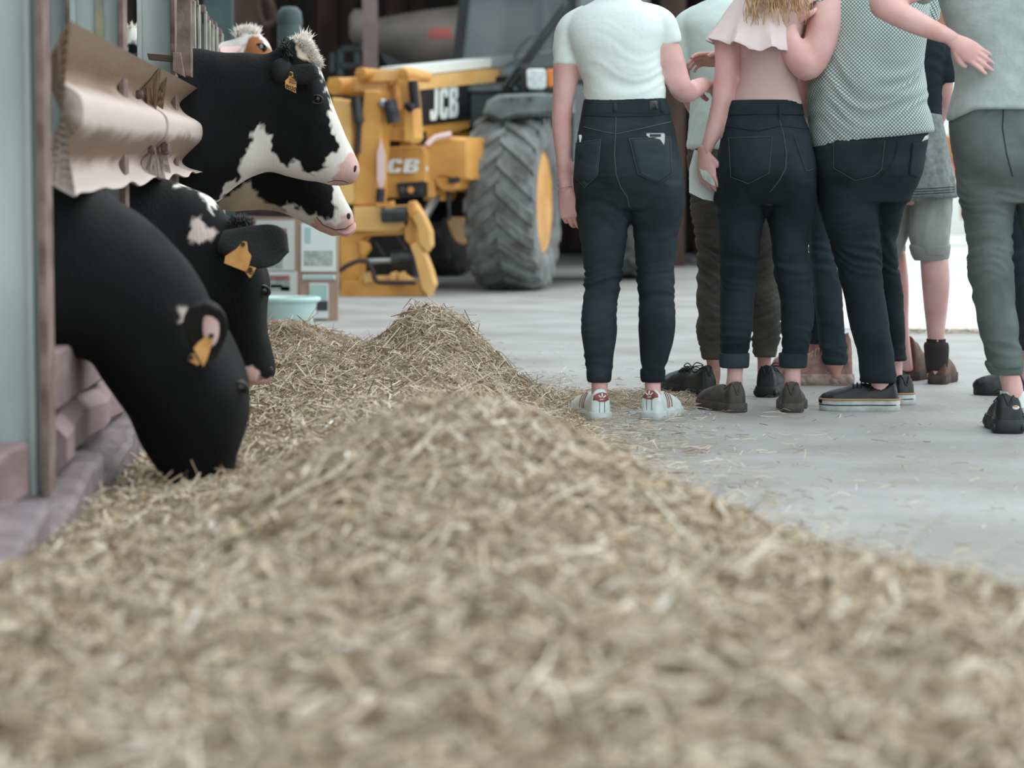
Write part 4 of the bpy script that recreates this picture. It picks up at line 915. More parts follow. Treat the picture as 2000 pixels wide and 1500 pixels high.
mb = MB(); mb.prism([bpt(.05, .98, .02), bpt(.85, 1.04, .02), bpt(1.2, 1.2, .02), bpt(.05, 1.14, .02)], -VU*.28, .02); mb.build('boom_foot', M['yellow'], th, smooth=False)
# boom head, carriage and quick hitch (front parts, each at its own depth)
d1 = VB
def part(poly, Y, l, name, m_, bev=.012, parent=th): return pxprism(poly, Y, d1*l, bev).build(name, M[m_], parent, smooth=False)
part([(697, 138), (772, 136), (786, 130), (801, 136), (802, 158), (697, 160)], 17.15, .22, 'head_plate', 'yellow_l')
part([(640, 152), (700, 150), (742, 158), (742, 180), (700, 180), (640, 176)], 17.2, .2, 'head_beam', 'yellow_l')
for px, py, r_ in ((707, 144, 12), (790, 146, 11), (656, 168, 17)):
    c = P(px, py, 17.08); MB().lathe([(.001, -.03), (r_/275, -.025), (r_/275, .35), (.001, .36)], c, VB.to_track_quat('Z', 'Y').to_matrix(), 16).build('pivot_boss', M['yellow'], th)
part([(648, 190), (684, 196), (688, 300), (694, 400), (662, 400), (650, 300)], 17.0, .12, 'left_link', 'yellow_l')
part([(712, 176), (742, 176), (746, 240), (738, 320), (735, 402), (690, 402), (696, 320), (704, 250)], 17.0, .16, 'carriage_leg', 'yellow')
part([(776, 156), (800, 152), (806, 200), (810, 270), (804, 279), (790, 277), (786, 220)], 17.05, .14, 'carriage_leg', 'yellow')
part([(742, 250), (796, 250), (796, 276), (742, 274)], 17.15, .12, 'cross_bar', 'yellow')
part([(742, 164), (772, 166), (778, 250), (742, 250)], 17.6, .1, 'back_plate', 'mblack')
part([(742, 166), (770, 164), (774, 190), (770, 214), (744, 216)], 17.3, .12, 'tilt_link', 'yellow')
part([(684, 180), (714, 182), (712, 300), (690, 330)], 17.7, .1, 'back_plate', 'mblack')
for (a, c_, r_, mm) in [((760, 196), (770, 240), .05, 'dsteel'), ((744, 196), (752, 206), .03, 'steel'), ((806, 158), (812, 212), .035, 'mblack'), ((694, 190), (702, 240), .035, 'dsteel'), ((702, 236), (698, 300), .02, 'hose')]:
    MB().tube([P(*a, 16.98), P(*c_, 16.98)], r_, 10).build('hydraulic_fitting', M[mm], th)
MB().tube([P(806, 206, 16.98), P(800, 212, 16.9), P(796, 206, 16.95)], .03, 8).build('hydraulic_fitting', M['mblack'], th)
part([(742, 288), (824, 284), (832, 300), (832, 356), (812, 360), (800, 384), (746, 388)], 17.35, .12, 'front_panel', 'yellow')
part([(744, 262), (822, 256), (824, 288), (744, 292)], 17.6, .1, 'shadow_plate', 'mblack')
part([(774, 358), (826, 354), (826, 384), (780, 386)], 17.32, .08, 'socket_box', 'mblack', .005)
for px in (786, 802, 818): MB().lathe([(.025, -.01), (.025, .01), (.001, .012)], P(px, 371, 17.29), Matrix.Rotation(math.pi/2, 3, 'X'), 10).build('socket', M['yellow'] if px == 802 else M['dsteel'], th)
c = P(770, 324, 17.32); jcb_letters(frame(c, (1, -.02, 0), (0, 0, 1)), .097, M['white'], th, 1.75, .1, .006)
pxprism([(744, 270), (752, 300), (752, 352), (744, 374), (736, 352), (736, 300)], 16.95, (0, .03, 0), .004).build('reflector', M['pinkrefl'], th, smooth=False)
MB().tube([P(744, 368, 16.94), P(742, 396, 16.94)], .03, 8).build('reflector_bracket', M['dsteel'], th)
part([(826, 280), (836, 270), (880, 266), (912, 268), (918, 350), (900, 354), (868, 350), (846, 350), (846, 392), (824, 392)], 17.4, .35, 'headlight_guard', 'yellow', .03)
part([(846, 346), (896, 350), (892, 368), (878, 374), (862, 373), (850, 362)], 17.38, .3, 'guard_base', 'yellow', .02)
part([(874, 348), (892, 346), (894, 356), (876, 358)], 17.34, .05, 'guard_slot', 'mblack', .002)
MB().tube([P(832, 284, 17.3), P(850, 268, 17.35), P(880, 262, 17.4)], .02, 8).build('guard_pipe', M['pinkrefl'], th)
MB().ell(P(833, 330, 17.36), (.012, .01, .02)).build('rivet', M['white'], th)
part([(906, 364), (922, 362), (922, 384), (908, 384)], 17.8, .1, 'frame_lug', 'yellow')
MB().tube([P(852, 384, 17.5), P(828, 424, 17.2)], .035, 10).build('lift_ram', M['steel'], th)
MB().tube([P(876, 376, 17.6), P(877, 430, 17.6)], .018, 8).build('tie_rod', M['dsteel'], th)
# fork carriage / quick hitch on the ground
YQ = 16.95
qh = th
part([(688, 404), (800, 400), (800, 440), (770, 452), (688, 452)], YQ, .18, 'hitch_beam', 'yellow_l')
part([(662, 440), (800, 438), (800, 456), (712, 458), (700, 470), (700, 574), (662, 574)], YQ+.05, .10, 'hitch_side', 'yellow')
part([(664, 548), (830, 548), (838, 578), (662, 580)], YQ-.02, .10, 'hitch_foot', 'yellow')
part([(700, 540), (790, 536), (812, 552), (700, 556)], YQ+.0, .06, 'hitch_lip', 'yellow_l')
part([(796, 396), (806, 392), (826, 420), (840, 452), (841, 480), (832, 492), (820, 480), (812, 440), (800, 416)], YQ-.06, .07, 'claw_arm', 'yellow_l')
part([(800, 478), (812, 470), (826, 488), (842, 530), (848, 556), (836, 580), (824, 566), (808, 500)], YQ-.05, .07, 'claw_arm', 'yellow_l')
part([(788, 408), (800, 396), (812, 420), (812, 470), (800, 480), (790, 470)], YQ, .06, 'claw_plate', 'yellow')
MB().tube([P(746, 420, YQ-.06), P(794, 418, YQ-.08)], .055, 14).build('hitch_pin', M['dsteel'], th)
for px in (758, 800): part([(px-8, 410), (px-2, 394), (px+8, 392), (px+10, 412), (px, 424)], YQ-.1, .05, 'hitch_hook', 'yellow')
part([(704, 458), (806, 456), (812, 540), (704, 544)], YQ+.45, .1, 'hitch_back', 'mblack')
MB().tube([P(764, 506, YQ+.05), P(808, 503, YQ+.05)], .055, 12).build('lock_cylinder', M['dsteel'], th)
MB().tube([P(716, 510, YQ+.05), P(764, 508, YQ+.05)], .02, 10).build('lock_rod', M['steel'], th)
MB().tube([P(664, 530, YQ-.1), P(676, 520, YQ-.1), P(700, 510, YQ-.1), (P(718, 512, YQ-.1)), P(728, 530, YQ-.1), P(734, 548, YQ-.1), P(750, 552, YQ-.1), P(812, 552, YQ-.12)], .017, 8, dense=30).build('hydraulic_hose', M['hose'], th)
for (a, c_, r_) in [((722, 460), (706, 500), .03), ((770, 458), (800, 500), .015), ((730, 470), (750, 500), .012)]:
    MB().tube([P(*a, YQ+.2), P(*c_, YQ+.2)], r_, 8).build('hydraulic_pipe', M['dsteel'], th)
for px in (716, 766, 782): part([(px-5, 534), (px+5, 530), (px+7, 552), (px-5, 554)], YQ-.06, .05, 'hitch_lug', 'yellow_l', .006)
part([(700, 470), (716, 474), (720, 486), (710, 500), (702, 500)], YQ+.0, .06, 'side_lug', 'yellow')
# ================================================================== PEOPLE
def rings_rows(rows, Y, n=30, step=7, ratio=.62, e=2.3, shrink=0.0):
    """rows: (py, xl, xr, dy, thick); horizontal sections at real depth"""
    R = []
    rr = [(r[0], r[1], r[2], (r[3] if len(r) > 3 else 0.0), (r[4] if len(r) > 4 and r[4] else (r[2]-r[1])/2/S(Y)*ratio)) for r in rows]
    cnt = max(6, int(abs(rr[-1][0]-rr[0][0])/step))
    for py, xl, xr, dy, t in catmull(rr, cnt):
        c = P((xl+xr)/2, py, Y); hw = (xr-xl)/2/S(Y)*(1-shrink); t = t*(1-shrink); c.y += dy
        ring = []
        for q in np.linspace(0, 2*math.pi, n+1)[:-1]:
            a, b_ = math.cos(q), math.sin(q); ex = 2.0/e
            ring.append(c+Vector((math.copysign(abs(a)**ex, a)*hw, math.copysign(abs(b_)**ex, b_)*t, 0)))
        R.append(ring)
    return R
def limb(mb, pts, n=18, dense=24, flat=1.0):
    """pts: (px, py, Y, r_px)"""
    mb.tube([P(x, y, Y) for x, y, Y, r in pts], [r/S(Y) for x, y, Y, r in pts], n, dense=dense, flat=flat); return mb
def cloth(name, mb, voxel, mt, parent, wr=(), base=.0012, seed=0, smooth=3, dirn=(5, 5, 40), lift=0.0):
    co, nr, fs = remesh(mb, voxel, smooth)
    sv = Vector((seed*3.1, seed*1.7, seed)); out = []
    zs = [(P(1000, py, Y).z, h_/S(Y), a) for (py, Y, h_, a) in wr]
    for c_, n_ in zip(co, nr):
        amp = base
        for z0, hz, a in zs: amp += a*math.exp(-((c_[2]-z0)/hz)**2)
        w1 = noise.noise(Vector((c_[0]*4, c_[1]*4, c_[2]*3))+sv)
        f = noise.noise(Vector((c_[0]*dirn[0]+w1*1.5, c_[1]*dirn[1], c_[2]*dirn[2]+w1*5))+sv)
        f = max(-.5, 1-abs(f)*2.6)
        n_ = Vector(n_); n_.z *= .5
        out.append(Vector(c_)+n_*(f*amp+lift))
    o = mkobj(name, out, fs, mt, parent); return o
def hand(W_, d, back, thumb, L=.18, curl=(.35, .4, .45, .5), spread=.12, tcurl=.3, vox=.0032):
    """five-fingered hand; returns (verts, faces) in world space"""
    y = Vector(d).normalized(); z = Vector(back); z = (z-y*z.dot(y)).normalized(); x = y.cross(z)
    if x.dot(Vector(thumb)) < 0: x = -x
    k = L/.185; mb = MB()
    def T(a, b_, c_): return Vector(W_)+(x*a+y*b_+z*c_)*k
    rr = [(-.035, .024, .019), (-.01, .026, .018), (.02, .033, .017), (.05, .039, .015), (.08, .040, .0125), (.094, .037, .010)]
    rings = []
    for yy, hw, t in catmull(rr, 12):
        rings.append([T(hw*math.cos(q), yy, t*math.sin(q)) for q in np.linspace(0, 2*math.pi, 21)[:-1]])
    mb.loft(rings)
    for i, (fx, fy, fl, fr) in enumerate([(.029, .088, .074, .0088), (.0095, .093, .082, .0090), (-.0105, .090, .076, .0086), (-.0285, .082, .060, .0076)]):
        a = -curl[i]*.35; p = [T(fx*.9, fy-.02, 0), T(fx, fy, 0)]; cx, cy, cz = fx, fy, 0; sp_ = spread*(1.5-i)/1.5
        for j, sg in enumerate((.45, .31, .24)):
            a -= curl[i]*(1, 1.1, .8)[j]*(.6 if j == 0 else 1)
            cx += math.sin(sp_)*fl*sg*math.cos(a); cy += math.cos(a)*fl*sg; cz += math.sin(a)*fl*sg; p.append(T(cx, cy, cz))
        mb.tube(p, [fr*k, fr*k, fr*.98*k, fr*.9*k, fr*.66*k], 10, dense=18)
    p = [T(.018, .012, -.004), T(.036, .034, -.008), T(.050, .060, -.010-.02*tcurl), T(.050-.02*tcurl, .088, -.014-.05*tcurl)]
    mb.tube(p, [.014*k, .0125*k, .0105*k, .0078*k], 10, dense=14)
    co, nr, fs = remesh(mb, vox, 1); return co, fs
def nails(W_, mb): pass
def person(label, px, Yf):
    return thing('person', label, 'person', (P(px, 400, Yf).x, Yf, 0))
def head(mb, px, py, Y, h=.115, turn=0.0):
    """head with chin, nose, brow and ears; turn 0 looks away from the camera"""
    c = P(px, py, Y); f = Vector((math.sin(turn), math.cos(turn), 0)); sd = Vector((f.y, -f.x, 0)); k = h/.115
    prof = [(-.118, .028, .030, .045), (-.105, .045, .050, .035), (-.07, .060, .072, .018), (-.02, .072, .088, .004), (.02, .076, .096, 0), (.06, .070, .090, -.004), (.095, .046, .062, -.004), (.114, .012, .018, -.004)]
    rings = []
    for z, a, b_, o_ in catmull(prof, 22):
        rings.append([c+Vector((0, 0, z*k))+(sd*a*math.cos(q)+f*(b_*math.sin(q)+o_))*k for q in np.linspace(0, 2*math.pi, 29)[:-1]])
    mb.loft(rings)
    mb.tube([c+f*.088*k+Vector((0, 0, .012*k)), c+f*.112*k+Vector((0, 0, -.028*k)), c+f*.09*k+Vector((0, 0, -.036*k))], [.008*k, .013*k, .01*k], 8)
    for s_ in (-1, 1):
        mb.ell(c+sd*s_*.076*k+Vector((0, 0, -.01*k)), (.012, .02, .03))
    mb.tube([c+f*.075*k+sd*.022+Vector((0, 0, -.062*k)), c+f*.088*k+Vector((0, 0, -.06*k)), c+f*.075*k-sd*.022+Vector((0, 0, -.062*k))], .008*k, 8)
    return c, f, sd
def face_bits(root, c, f, sd):
    for s_ in (-1, 1):
        o = MB().ell(c+sd*s_*.031+f*.078+Vector((0, 0, .008)), (.012, .012, .011)).build('eye', M['white'], root)
        MB().ell(c+sd*s_*.031+f*.088+Vector((0, 0, .008)), (.005, .005, .005)).build('pupil', M['eye'], o)
def hair_cap(root, c, f, sd, mt, name='hair', tail=None, k=1.0):
    rings = []
    for z, a, b_, o_ in catmull([(-.075, .066, .06, -.035), (-.03, .082, .085, -.02), (.02, .088, .10, -.012), (.07, .080, .098, -.008), (.105, .055, .07, -.006), (.126, .014, .02, -.004)], 18):
        r = []
        for q in np.linspace(0, 2*math.pi, 31)[:-1]:
            b2 = b_ if math.sin(q) < 0 else b_*.86
            r.append(c+Vector((0, 0, z*k))+(sd*a*math.cos(q)+f*(b2*math.sin(q)+o_))*k*(1+.02*math.sin(q*11)))
        rings.append(r)
    mb = MB().loft(rings); return mb.build(name, mt, root)
# ---------------------------------------------------------------- shoes
def shoe(root, px, py, Y, ang, L=.265, W=.095, up='black_leather', so='black_rubber', sh=.028, hs=1.0, collar=None, lace=None, chunky=0.0, high=0.0, toe=1.0, rim=True, name='shoe', pitch=0.0):
    """px,py,Y = point on the ground under the back of the heel; ang 0 = toe pointing away, + = turned right"""
    o0 = P(px, py, Y); o0.z = max(0.0, o0.z) if pitch else 0.0; o0.z = 0.0 if not pitch else o0.z
    fy = Vector((math.sin(ang), math.cos(ang), 0)); fx = Vector((fy.y, -fy.x, 0)); fz = Vector((0, 0, 1))
    if pitch: fy2 = (fy*math.cos(pitch)-fz*math.sin(pitch)); fz = (fz*math.cos(pitch)+fy*math.sin(pitch)); fy = fy2
    def T(x, y, z): return o0+fx*x+fy*y+fz*z
    def wd(t): return W/2*float(np.interp(t, [0, .01, .04, .15, .4, .55, .7, .82, .92, .98, 1.0], [.34, .52, .68, .76, .72, .88, 1.0, .95, .72, .38, .12]))
    def ht(t): return hs*float(np.interp(t, [0, .03, .1, .2, .32, .42, .55, .7, .85, .95, 1.0], [.066+high*.8, .078+high, .076+high, .062+high, .058+high, .064+high*.4, .060, .050*toe, .040*toe, .028*toe, .012]))
    rings = []
    for t in np.concatenate([np.linspace(0, .12, 8), np.linspace(.15, .88, 24), np.linspace(.9, 1, 8)]):
        w_, h = wd(t)*.95, ht(t); r = []; pin = float(np.interp(t, [0, .1, .36, .5, .7], [.12, .16, .28, .42, .25])); ez = float(np.interp(t, [0, .25, .45], [.5, .6, .85]))
        lean = float(np.interp(t, [0, .1], [.012, 0]))
        for q in np.linspace(-.25, math.pi+.25, 21):
            cs, sn = math.cos(q), max(math.sin(q), -.2)
            r.append(T(w_*math.copysign(abs(cs)**.8, cs)*(1-pin*max(sn, 0)**1.5), t*L*.985+.004+lean*max(sn, 0), sh*.8+h*math.copysign(abs(sn)**ez, sn)))
        rings.append(r)
    s_ = MB().loft(rings).build(name, M[up], root)
    # sole
    ts = list(np.linspace(0, 1, 34)); out = [(wd(t)*1.06, t*L) for t in ts]+[(-wd(t)*1.06, t*L) for t in reversed(ts)]
    rings = []
    for z, k in ((0, .94), (.004, 1.0), (sh*.5, 1.0+.05*chunky), (sh*.9, 1.0), (sh, .97)):
        rings.append([T(x*k, (y-L/2)*(1+(k-1)*.4)+L/2 - .002, z) for x, y in out])
    so_ = MB().loft(rings).build('sole', M[so], s_)
    if chunky:
        for t in (.05, .16, .27, .62, .72, .82):
            for sx in (-1, 1):
                MB().ell(T(sx*wd(t)*1.02, t*L, sh*.45), (.008, .016, sh*.32), Matrix((fx, fy, fz)).transposed(), 10, 7).build('sole_pod', M[so], s_)
    # collar
    pc_ = []
    for a in np.linspace(0, 2*math.pi, 25):
        t = .195-.155*math.cos(a); org = T(.58*wd(.18)*math.sin(a), t*L, .3)
        if 'bb_' not in locals(): bb_ = bvh_of(s_)
        hh = bb_.ray_cast(org, -fz)
        if hh[0] is not None: pc_.append(hh[0])
    if rim and len(pc_) > 10: MB().tube(pc_, .004, 8).build('collar', M[collar or up], s_)
    if lace:
        b_ = bvh_of(s_)
        for i, t in enumerate((.42, .47, .52, .57)):
            pts = []
            for x in np.linspace(-.5, .5, 7):
                p = T(x*wd(t)*1.1, t*L+.006*abs(x), sh+ht(t)+.05); h = b_.ray_cast(p, -fz)
                if h[0] is not None: pts.append(h[0]+fz*.003)
            if len(pts) > 2: MB().tube(pts, .0024, 6).build('lace', M[lace], s_)
        t = .41; top = T(0, t*L, sh+ht(t)-.004)
        for sx in (-1, 1):
            MB().tube([top, top+fx*sx*.02+fz*.014, top+fx*sx*.042+fz*.004-fy*.01, top+fx*sx*.02+fz*.002, top], .0022, 6, dense=14).build('lace_bow', M[lace], s_)
            MB().tube([top, top+fx*sx*.022-fy*.012-fz*.004, top+fx*sx*.04-fy*.004-fz*.024], .0020, 6, dense=8).build('lace_end', M[lace], s_)
    return s_, T
def band(root, rows, Y, name, mt, ratio=.9, n=32, lift=0, parent=None):
    return MB().loft(rings_rows(rows, Y, n, 3, ratio)).build(name, mt, parent or root)
def body(root, mb, hands, mt, vox=.011):
    co, nr, fs = remesh(mb, vox, 2); V = [tuple(c) for c in co]; F = list(fs)
    for hc, hf in hands:
        b_ = len(V); V += [tuple(c) for c in hc]; F += [tuple(i+b_ for i in f) for f in hf]
    o = mkobj('body', V, F, mt, root); return o
def legs_core(mb, L, Y, shrink=.16, ratio=.95):
    for rows in L: mb.loft(rings_rows(rows, Y, 20, 10, ratio, shrink=shrink))
def tw(o): return bvh_of(o)

# ================================================= P1 white tee, skinny dark jeans
Y = 7.58; R1 = person('person in white tee and tight dark jeans seen from behind, leftmost of the group', 1225, Y)
hips = [(200, 1141, 1302, 0, .105), (222, 1136, 1308, 0, .11), (250, 1131, 1316, -.005, .12), (285, 1125, 1323, -.012, .135), (320, 1121, 1330, -.02, .142), (350, 1120, 1334, -.02, .14), (385, 1122, 1335, -.005, .12), (408, 1126, 1333, 0, .10)]
LL = [(360, 1121, 1229, -.02, .12), (405, 1125, 1230, 0, .105), (450, 1131, 1226, 0, .088), (500, 1138, 1219, 0, .072), (540, 1143, 1212, 0, .062), (575, 1141, 1207, -.004, .060), (610, 1136, 1204, -.016, .062), (640, 1135, 1204, -.02, .060), (670, 1138, 1201, -.014, .054), (700, 1143, 1197, -.004, .045), (725, 1147, 1194, 0, .040), (740, 1148, 1192, 0, .038)]
LR = [(360, 1228, 1335, -.02, .12), (405, 1229, 1333, 0, .105), (450, 1237, 1326, 0, .088), (500, 1241, 1319, 0, .072), (540, 1246, 1313, 0, .062), (575, 1249, 1315, -.004, .060), (610, 1247, 1318, -.016, .062), (640, 1247, 1317, -.02, .060), (670, 1250, 1312, -.014, .054), (700, 1253, 1303, -.004, .045), (725, 1254, 1298, 0, .040), (740, 1255, 1297, 0, .038)]
mb = MB()
for r in (hips, LL, LR): mb.loft(rings_rows(r, Y, 36, 6, .9))
J1 = cloth('jeans', mb, .006, M['denim'], R1, [(552, Y, 26, .007), (410, Y, 26, .006), (700, Y, 40, .003)], .0016, 1, dirn=(4, 4, 32))
for (a, c_) in ((1145, 1195), (1250, 1300)): band(R1, [(720, a+2, c_-3), (724, a, c_), (741, a+1, c_-1), (746, a+4, c_-4)], Y, 'cuff', M['denim2'], 1.0)
bv = tw(J1)
wb = MB().loft(rings_rows([(193, 1143, 1301, 0, .106), (198, 1140, 1303, 0, .109), (220, 1136, 1309, 0, .113), (226, 1135, 1310, 0, .112)], Y, 36, 3)).build('waistband', M['denim'], R1)
wbv = tw(wb)
seam([(1137, 225), (1200, 228), (1260, 227), (1308, 222)], bv, .0018, M['stitch2'], R1, 'waist_seam', .001)
seam([(1140, 248), (1180, 258), (1203, 262), (1205, 262), (1250, 252), (1310, 238)], bv, .0016, M['stitch'], R1, 'yoke_seam', .001)
seam([(1203, 228), (1202, 262), (1200, 300), (1203, 340), (1212, 365), (1225, 385), (1229, 404)], bv, .0017, M['stitch'], R1, 'centre_seam', .001)
pkL = [(1127, 280), (1174, 273), (1168, 342), (1143, 366), (1123, 344)]; pkR = [(1229, 272), (1308, 268), (1311, 340), (1286, 357), (1246, 340)]
for pk_ in (pkL, pkR):
    decal(pk_, bv, .010, M['denim3'], R1, 'pocket', 3); seam(pk_+[pk_[0]], bv, .0012, M['stitch'], R1, 'pocket_stitch', .006)
for x in (1201, 1293): decal([(x-4, 200), (x+4, 200), (x+4, 225), (x-4, 225)], wbv, .005, M['denim3'], R1, 'belt_loop', 2)
decal([(1268, 198), (1284, 196), (1285, 213), (1269, 214)], wbv, .005, M['black_glass'], R1, 'label_patch', 2)
s0, s1 = proj(bv, 1279, 265, .006), proj(bv, 1281, 335, -.020); dz_ = (s0-s1).normalized(); c = s0
ph = MB().box(s0+dz_*-.062, (.060, .006, .138), Matrix((Vector((1, 0, 0)), dz_.cross(Vector((1, 0, 0))).normalized(), dz_)).transposed()).build('smartphone', M['phone'], None, smooth=False, bevel=.003); tag(ph, 'silver phone sticking out of the right back pocket of the white-tee person', 'phone')
MB().box(c+Vector((0, -.004, -.001)), (.034, .003, .008)).build('camera_bump', M['black_glass'], ph, smooth=False)
s0, s1 = proj(bv, 1135, 268, .003), proj(bv, 1135, 330, -.022); dz_ = (s0-s1).normalized()
ph = MB().box(s0+dz_*-.05, (.012, .004, .115), Matrix((Vector((1, 0, 0)), dz_.cross(Vector((1, 0, 0))).normalized(), dz_)).transposed()).build('white_card', M['phone_w'], None, smooth=False, bevel=.002); tag(ph, 'white card edge in the left back pocket of the white-tee person', 'card')
# tee
tor = [(208, 1148, 1292, 0, .10), (200, 1144, 1298, 0, .106), (185, 1142, 1299, 0, .106), (165, 1139, 1297, 0, .105), (145, 1132, 1294, 0, .108), (120, 1122, 1290, 0, .112), (90, 1108, 1292, 0, .115), (60, 1103, 1298, 0, .112), (35, 1112, 1292, 0, .10), (18, 1130, 1276, 0, .085), (6, 1152, 1258, .01, .07), (-4, 1168, 1246, .02, .06)]
mb = MB().loft(rings_rows(tor, Y, 36, 6)); limb(mb, [(1150, 30, Y, 24), (1118, 55, Y, 29), (1107, 90, Y, 27), (1106, 128, Y, 25)]); limb(mb, [(1250, 28, Y, 26), (1288, 45, Y, 30), (1302, 72, Y, 28), (1306, 88, Y, 26)])
T1 = cloth('t_shirt', mb, .006, M['white_tee'], R1, [(180, Y, 30, .0035), (140, Y, 30, .002)], .001, 2, dirn=(5, 5, 16))
core = MB().loft(rings_rows([(225, 1150, 1292, 0, .09)]+[(r[0], r[1]+8, r[2]-8, r[3], r[4]-.012) for r in tor[2:-1]]+[(-8, 1183, 1233, .02, .05), (-30, 1184, 1232, .02, .05), (-75, 1186, 1230, .02, .05)], Y, 26, 8))
core.loft(rings_rows([(r[0], r[1]+8, r[2]-8, r[3], r[4]-.012) for r in hips], Y, 26, 8))
legs_core(core, [LL[:-1]+[(740, 1152, 1190, 0, .033), (765, 1153, 1189, 0, .036), (800, 1150, 1186, .02, .04), (812, 1152, 1184, .05, .05)], LR[:-1]+[(740, 1257, 1293, 0, .033), (765, 1258, 1293, 0, .036), (800, 1260, 1296, .02, .04), (812, 1262, 1294, .05, .05)]], Y, .10)
c_h, f_h, s_h = head(core, 1208, -118, Y+.03, turn=-.2)
limb(core, [(1125, 60, Y, 22), (1106, 110, Y, 25), (1104, 160, Y, 24), (1099, 205, Y, 21), (1097, 235, Y, 20), (1099, 270, Y, 19), (1102, 320, Y, 16), (1104, 360, Y, 13), (1106, 378, Y, 13)])
limb(core, [(1285, 60, Y, 24), (1305, 100, Y, 26), (1318, 140, Y, 25), (1330, 172, Y-.01, 23), (1342, 180, Y+.05, 21), (1362, 171, Y+.18, 18), (1377, 164, Y+.30, 14)])
h1 = hand(P(1106, 372, Y), (.18, .02, -1), (-.45, -.88, 0), (.85, -.4, 0), .168, (.5, .55, .6, .65), tcurl=.8)
h2 = hand(P(1376, 165, Y+.29), (.6, .75, -.2), (-.3, -.2, .9), (-.6, .6, .3), .17, (.5, .55, .6, .6))
body(R1, core, [h1, h2], M['skin'])
face_bits(R1, c_h, f_h, s_h); hair_cap(R1, c_h, f_h, s_h, M['hair_blond'])
MB().tube([P(1104, 366, Y)+Vector((.024*math.cos(a), .024*math.sin(a), .004*math.cos(a))) for a in np.linspace(0, 6.284, 25)], .0013, 6).build('bracelet', M['gold'], R1)
def white_sneaker(px, py, Y, ang):
    s_, T = shoe(R1, px, py, Y, ang, .262, .098, 'white_leather', 'white_rubber', .026, 1.0, name='sneaker', rim=False)
    s_['label'] = 'white low sneaker with dusty red heel tab and side stripes'
    b_ = bvh_of(s_); cx, cy = px, py
    def loc(x, z):  # px offset on the heel back
        return (cx+x, cy+z)
    tb = [loc(-17, -49), loc(-9, -54), (cx, cy-56), loc(9, -54), loc(17, -47), loc(18, -41), loc(11, -40), loc(6, -37), loc(-6, -37), loc(-11, -40), loc(-18, -40)]
    decal(tb, b_, .003, M['pink_suede'], s_, 'heel_tab', 2)
    for dx, dz, rx in ((0, -50, 2.5), (-4.6, -47.5, 4.0), (4.6, -47.5, 4.0)):
        pl = [(cx+dx+(rx*math.cos(a))*(1 if dx == 0 else .9)+.0, cy+dz+(4.6 if dx == 0 else 2.9)*math.sin(a) + (0 if dx == 0 else (-.45*dx/abs(dx))*rx*math.cos(a))) for a in np.linspace(0, 6.283, 11)[:-1]]
        decal(pl, b_, .005, M['white'], s_, 'emblem_leaf', 1)
    decal([(cx-7, cy-43), (cx+7, cy-43), (cx+7, cy-40.3), (cx-7, cy-40.3)], b_, .005, M['white'], s_, 'emblem_word', 1)
    for dx in (-5, 5): seam([(cx+dx, cy-37), (cx+dx, cy-16)], b_, .0010, M['stitch'], s_, 'heel_seam', .0005)
    fy = Vector((math.sin(ang), math.cos(ang), 0)); fx = Vector((fy.y, -fy.x, 0))
    for sx in (-1, 1):
        for k in range(3):
            pts = []
            for u_ in np.linspace(0, 1, 7):
                org = T(sx*.12, .262*(.34+.07*k+.10*u_), .034+.045*u_); h = b_.ray_cast(org, -fx*sx)
                if h[0] is not None: pts.append(h[0]+fx*sx*.0006)
            if len(pts) > 2: MB().tube(pts, .0042, 6, flat=.35, up=fx).build('stripe', M['pink_suede'], s_)
white_sneaker(1176, 822, 7.515, -.26); white_sneaker(1268, 817, 7.535, .36)

# ================================================= P3 pink top, blond hair
Y = 7.86; R3 = person('person with curly blond hair, pale pink ruffle top and dark jeans', 1495, Y)
hips = [(202, 1419, 1563, 0, .105), (225, 1415, 1569, 0, .11), (261, 1409, 1580, -.005, .125), (307, 1401, 1590, -.012, .138), (345, 1398, 1593, -.018, .14), (380, 1397, 1593, -.005, .12), (400, 1398, 1592, 0, .10)]
LL = [(355, 1398, 1500, -.018, .12), (400, 1399, 1497, 0, .10), (440, 1402, 1490, 0, .085), (480, 1405, 1484, 0, .073), (520, 1409, 1479, 0, .063), (550, 1409, 1474, -.004, .058), (600, 1405, 1471, -.018, .06), (640, 1406, 1467, -.016, .056), (675, 1408, 1462, -.006, .046), (700, 1410, 1459, 0, .042), (710, 1411, 1458, 0, .040)]
LR = [(355, 1494, 1593, -.018, .12), (400, 1496, 1591, 0, .10), (440, 1502, 1583, 0, .085), (480, 1508, 1578, 0, .073), (520, 1513, 1580, 0, .063), (550, 1518, 1584, -.004, .058), (600, 1524, 1588, -.018, .06), (640, 1526, 1585, -.016, .056), (675, 1528, 1578, -.006, .046), (700, 1528, 1574, 0, .042), (710, 1528, 1572, 0, .040)]
mb = MB()
for r in (hips, LL, LR): mb.loft(rings_rows(r, Y, 36, 6, .9))
J3 = cloth('jeans', mb, .006, M['denim2'], R3, [(528, Y, 28, .008), (398, Y, 26, .006), (670, Y, 40, .003)], .0016, 3, dirn=(4, 4, 32))
for (a, c_) in ((1404, 1464), (1521, 1577)): band(R3, [(689, a+2, c_-2), (692, a, c_), (714, a+1, c_-1), (718, a+4, c_-4)], Y, 'cuff', M['denim3'], 1.02)
bv = tw(J3)
MB().loft(rings_rows([(197, 1421, 1562, 0, .106), (203, 1418, 1565, 0, .109), (225, 1414, 1570, 0, .114)], Y, 36, 3)).build('waistband', M['denim2'], R3)
seam([(1415, 226), (1490, 222), (1568, 225)], bv, .0016, M['stitch2'], R3, 'waist_seam', .001)
seam([(1412, 246), (1480, 256), (1524, 246), (1578, 252)], bv, .0014, M['stitch2'], R3, 'yoke_seam', .001)
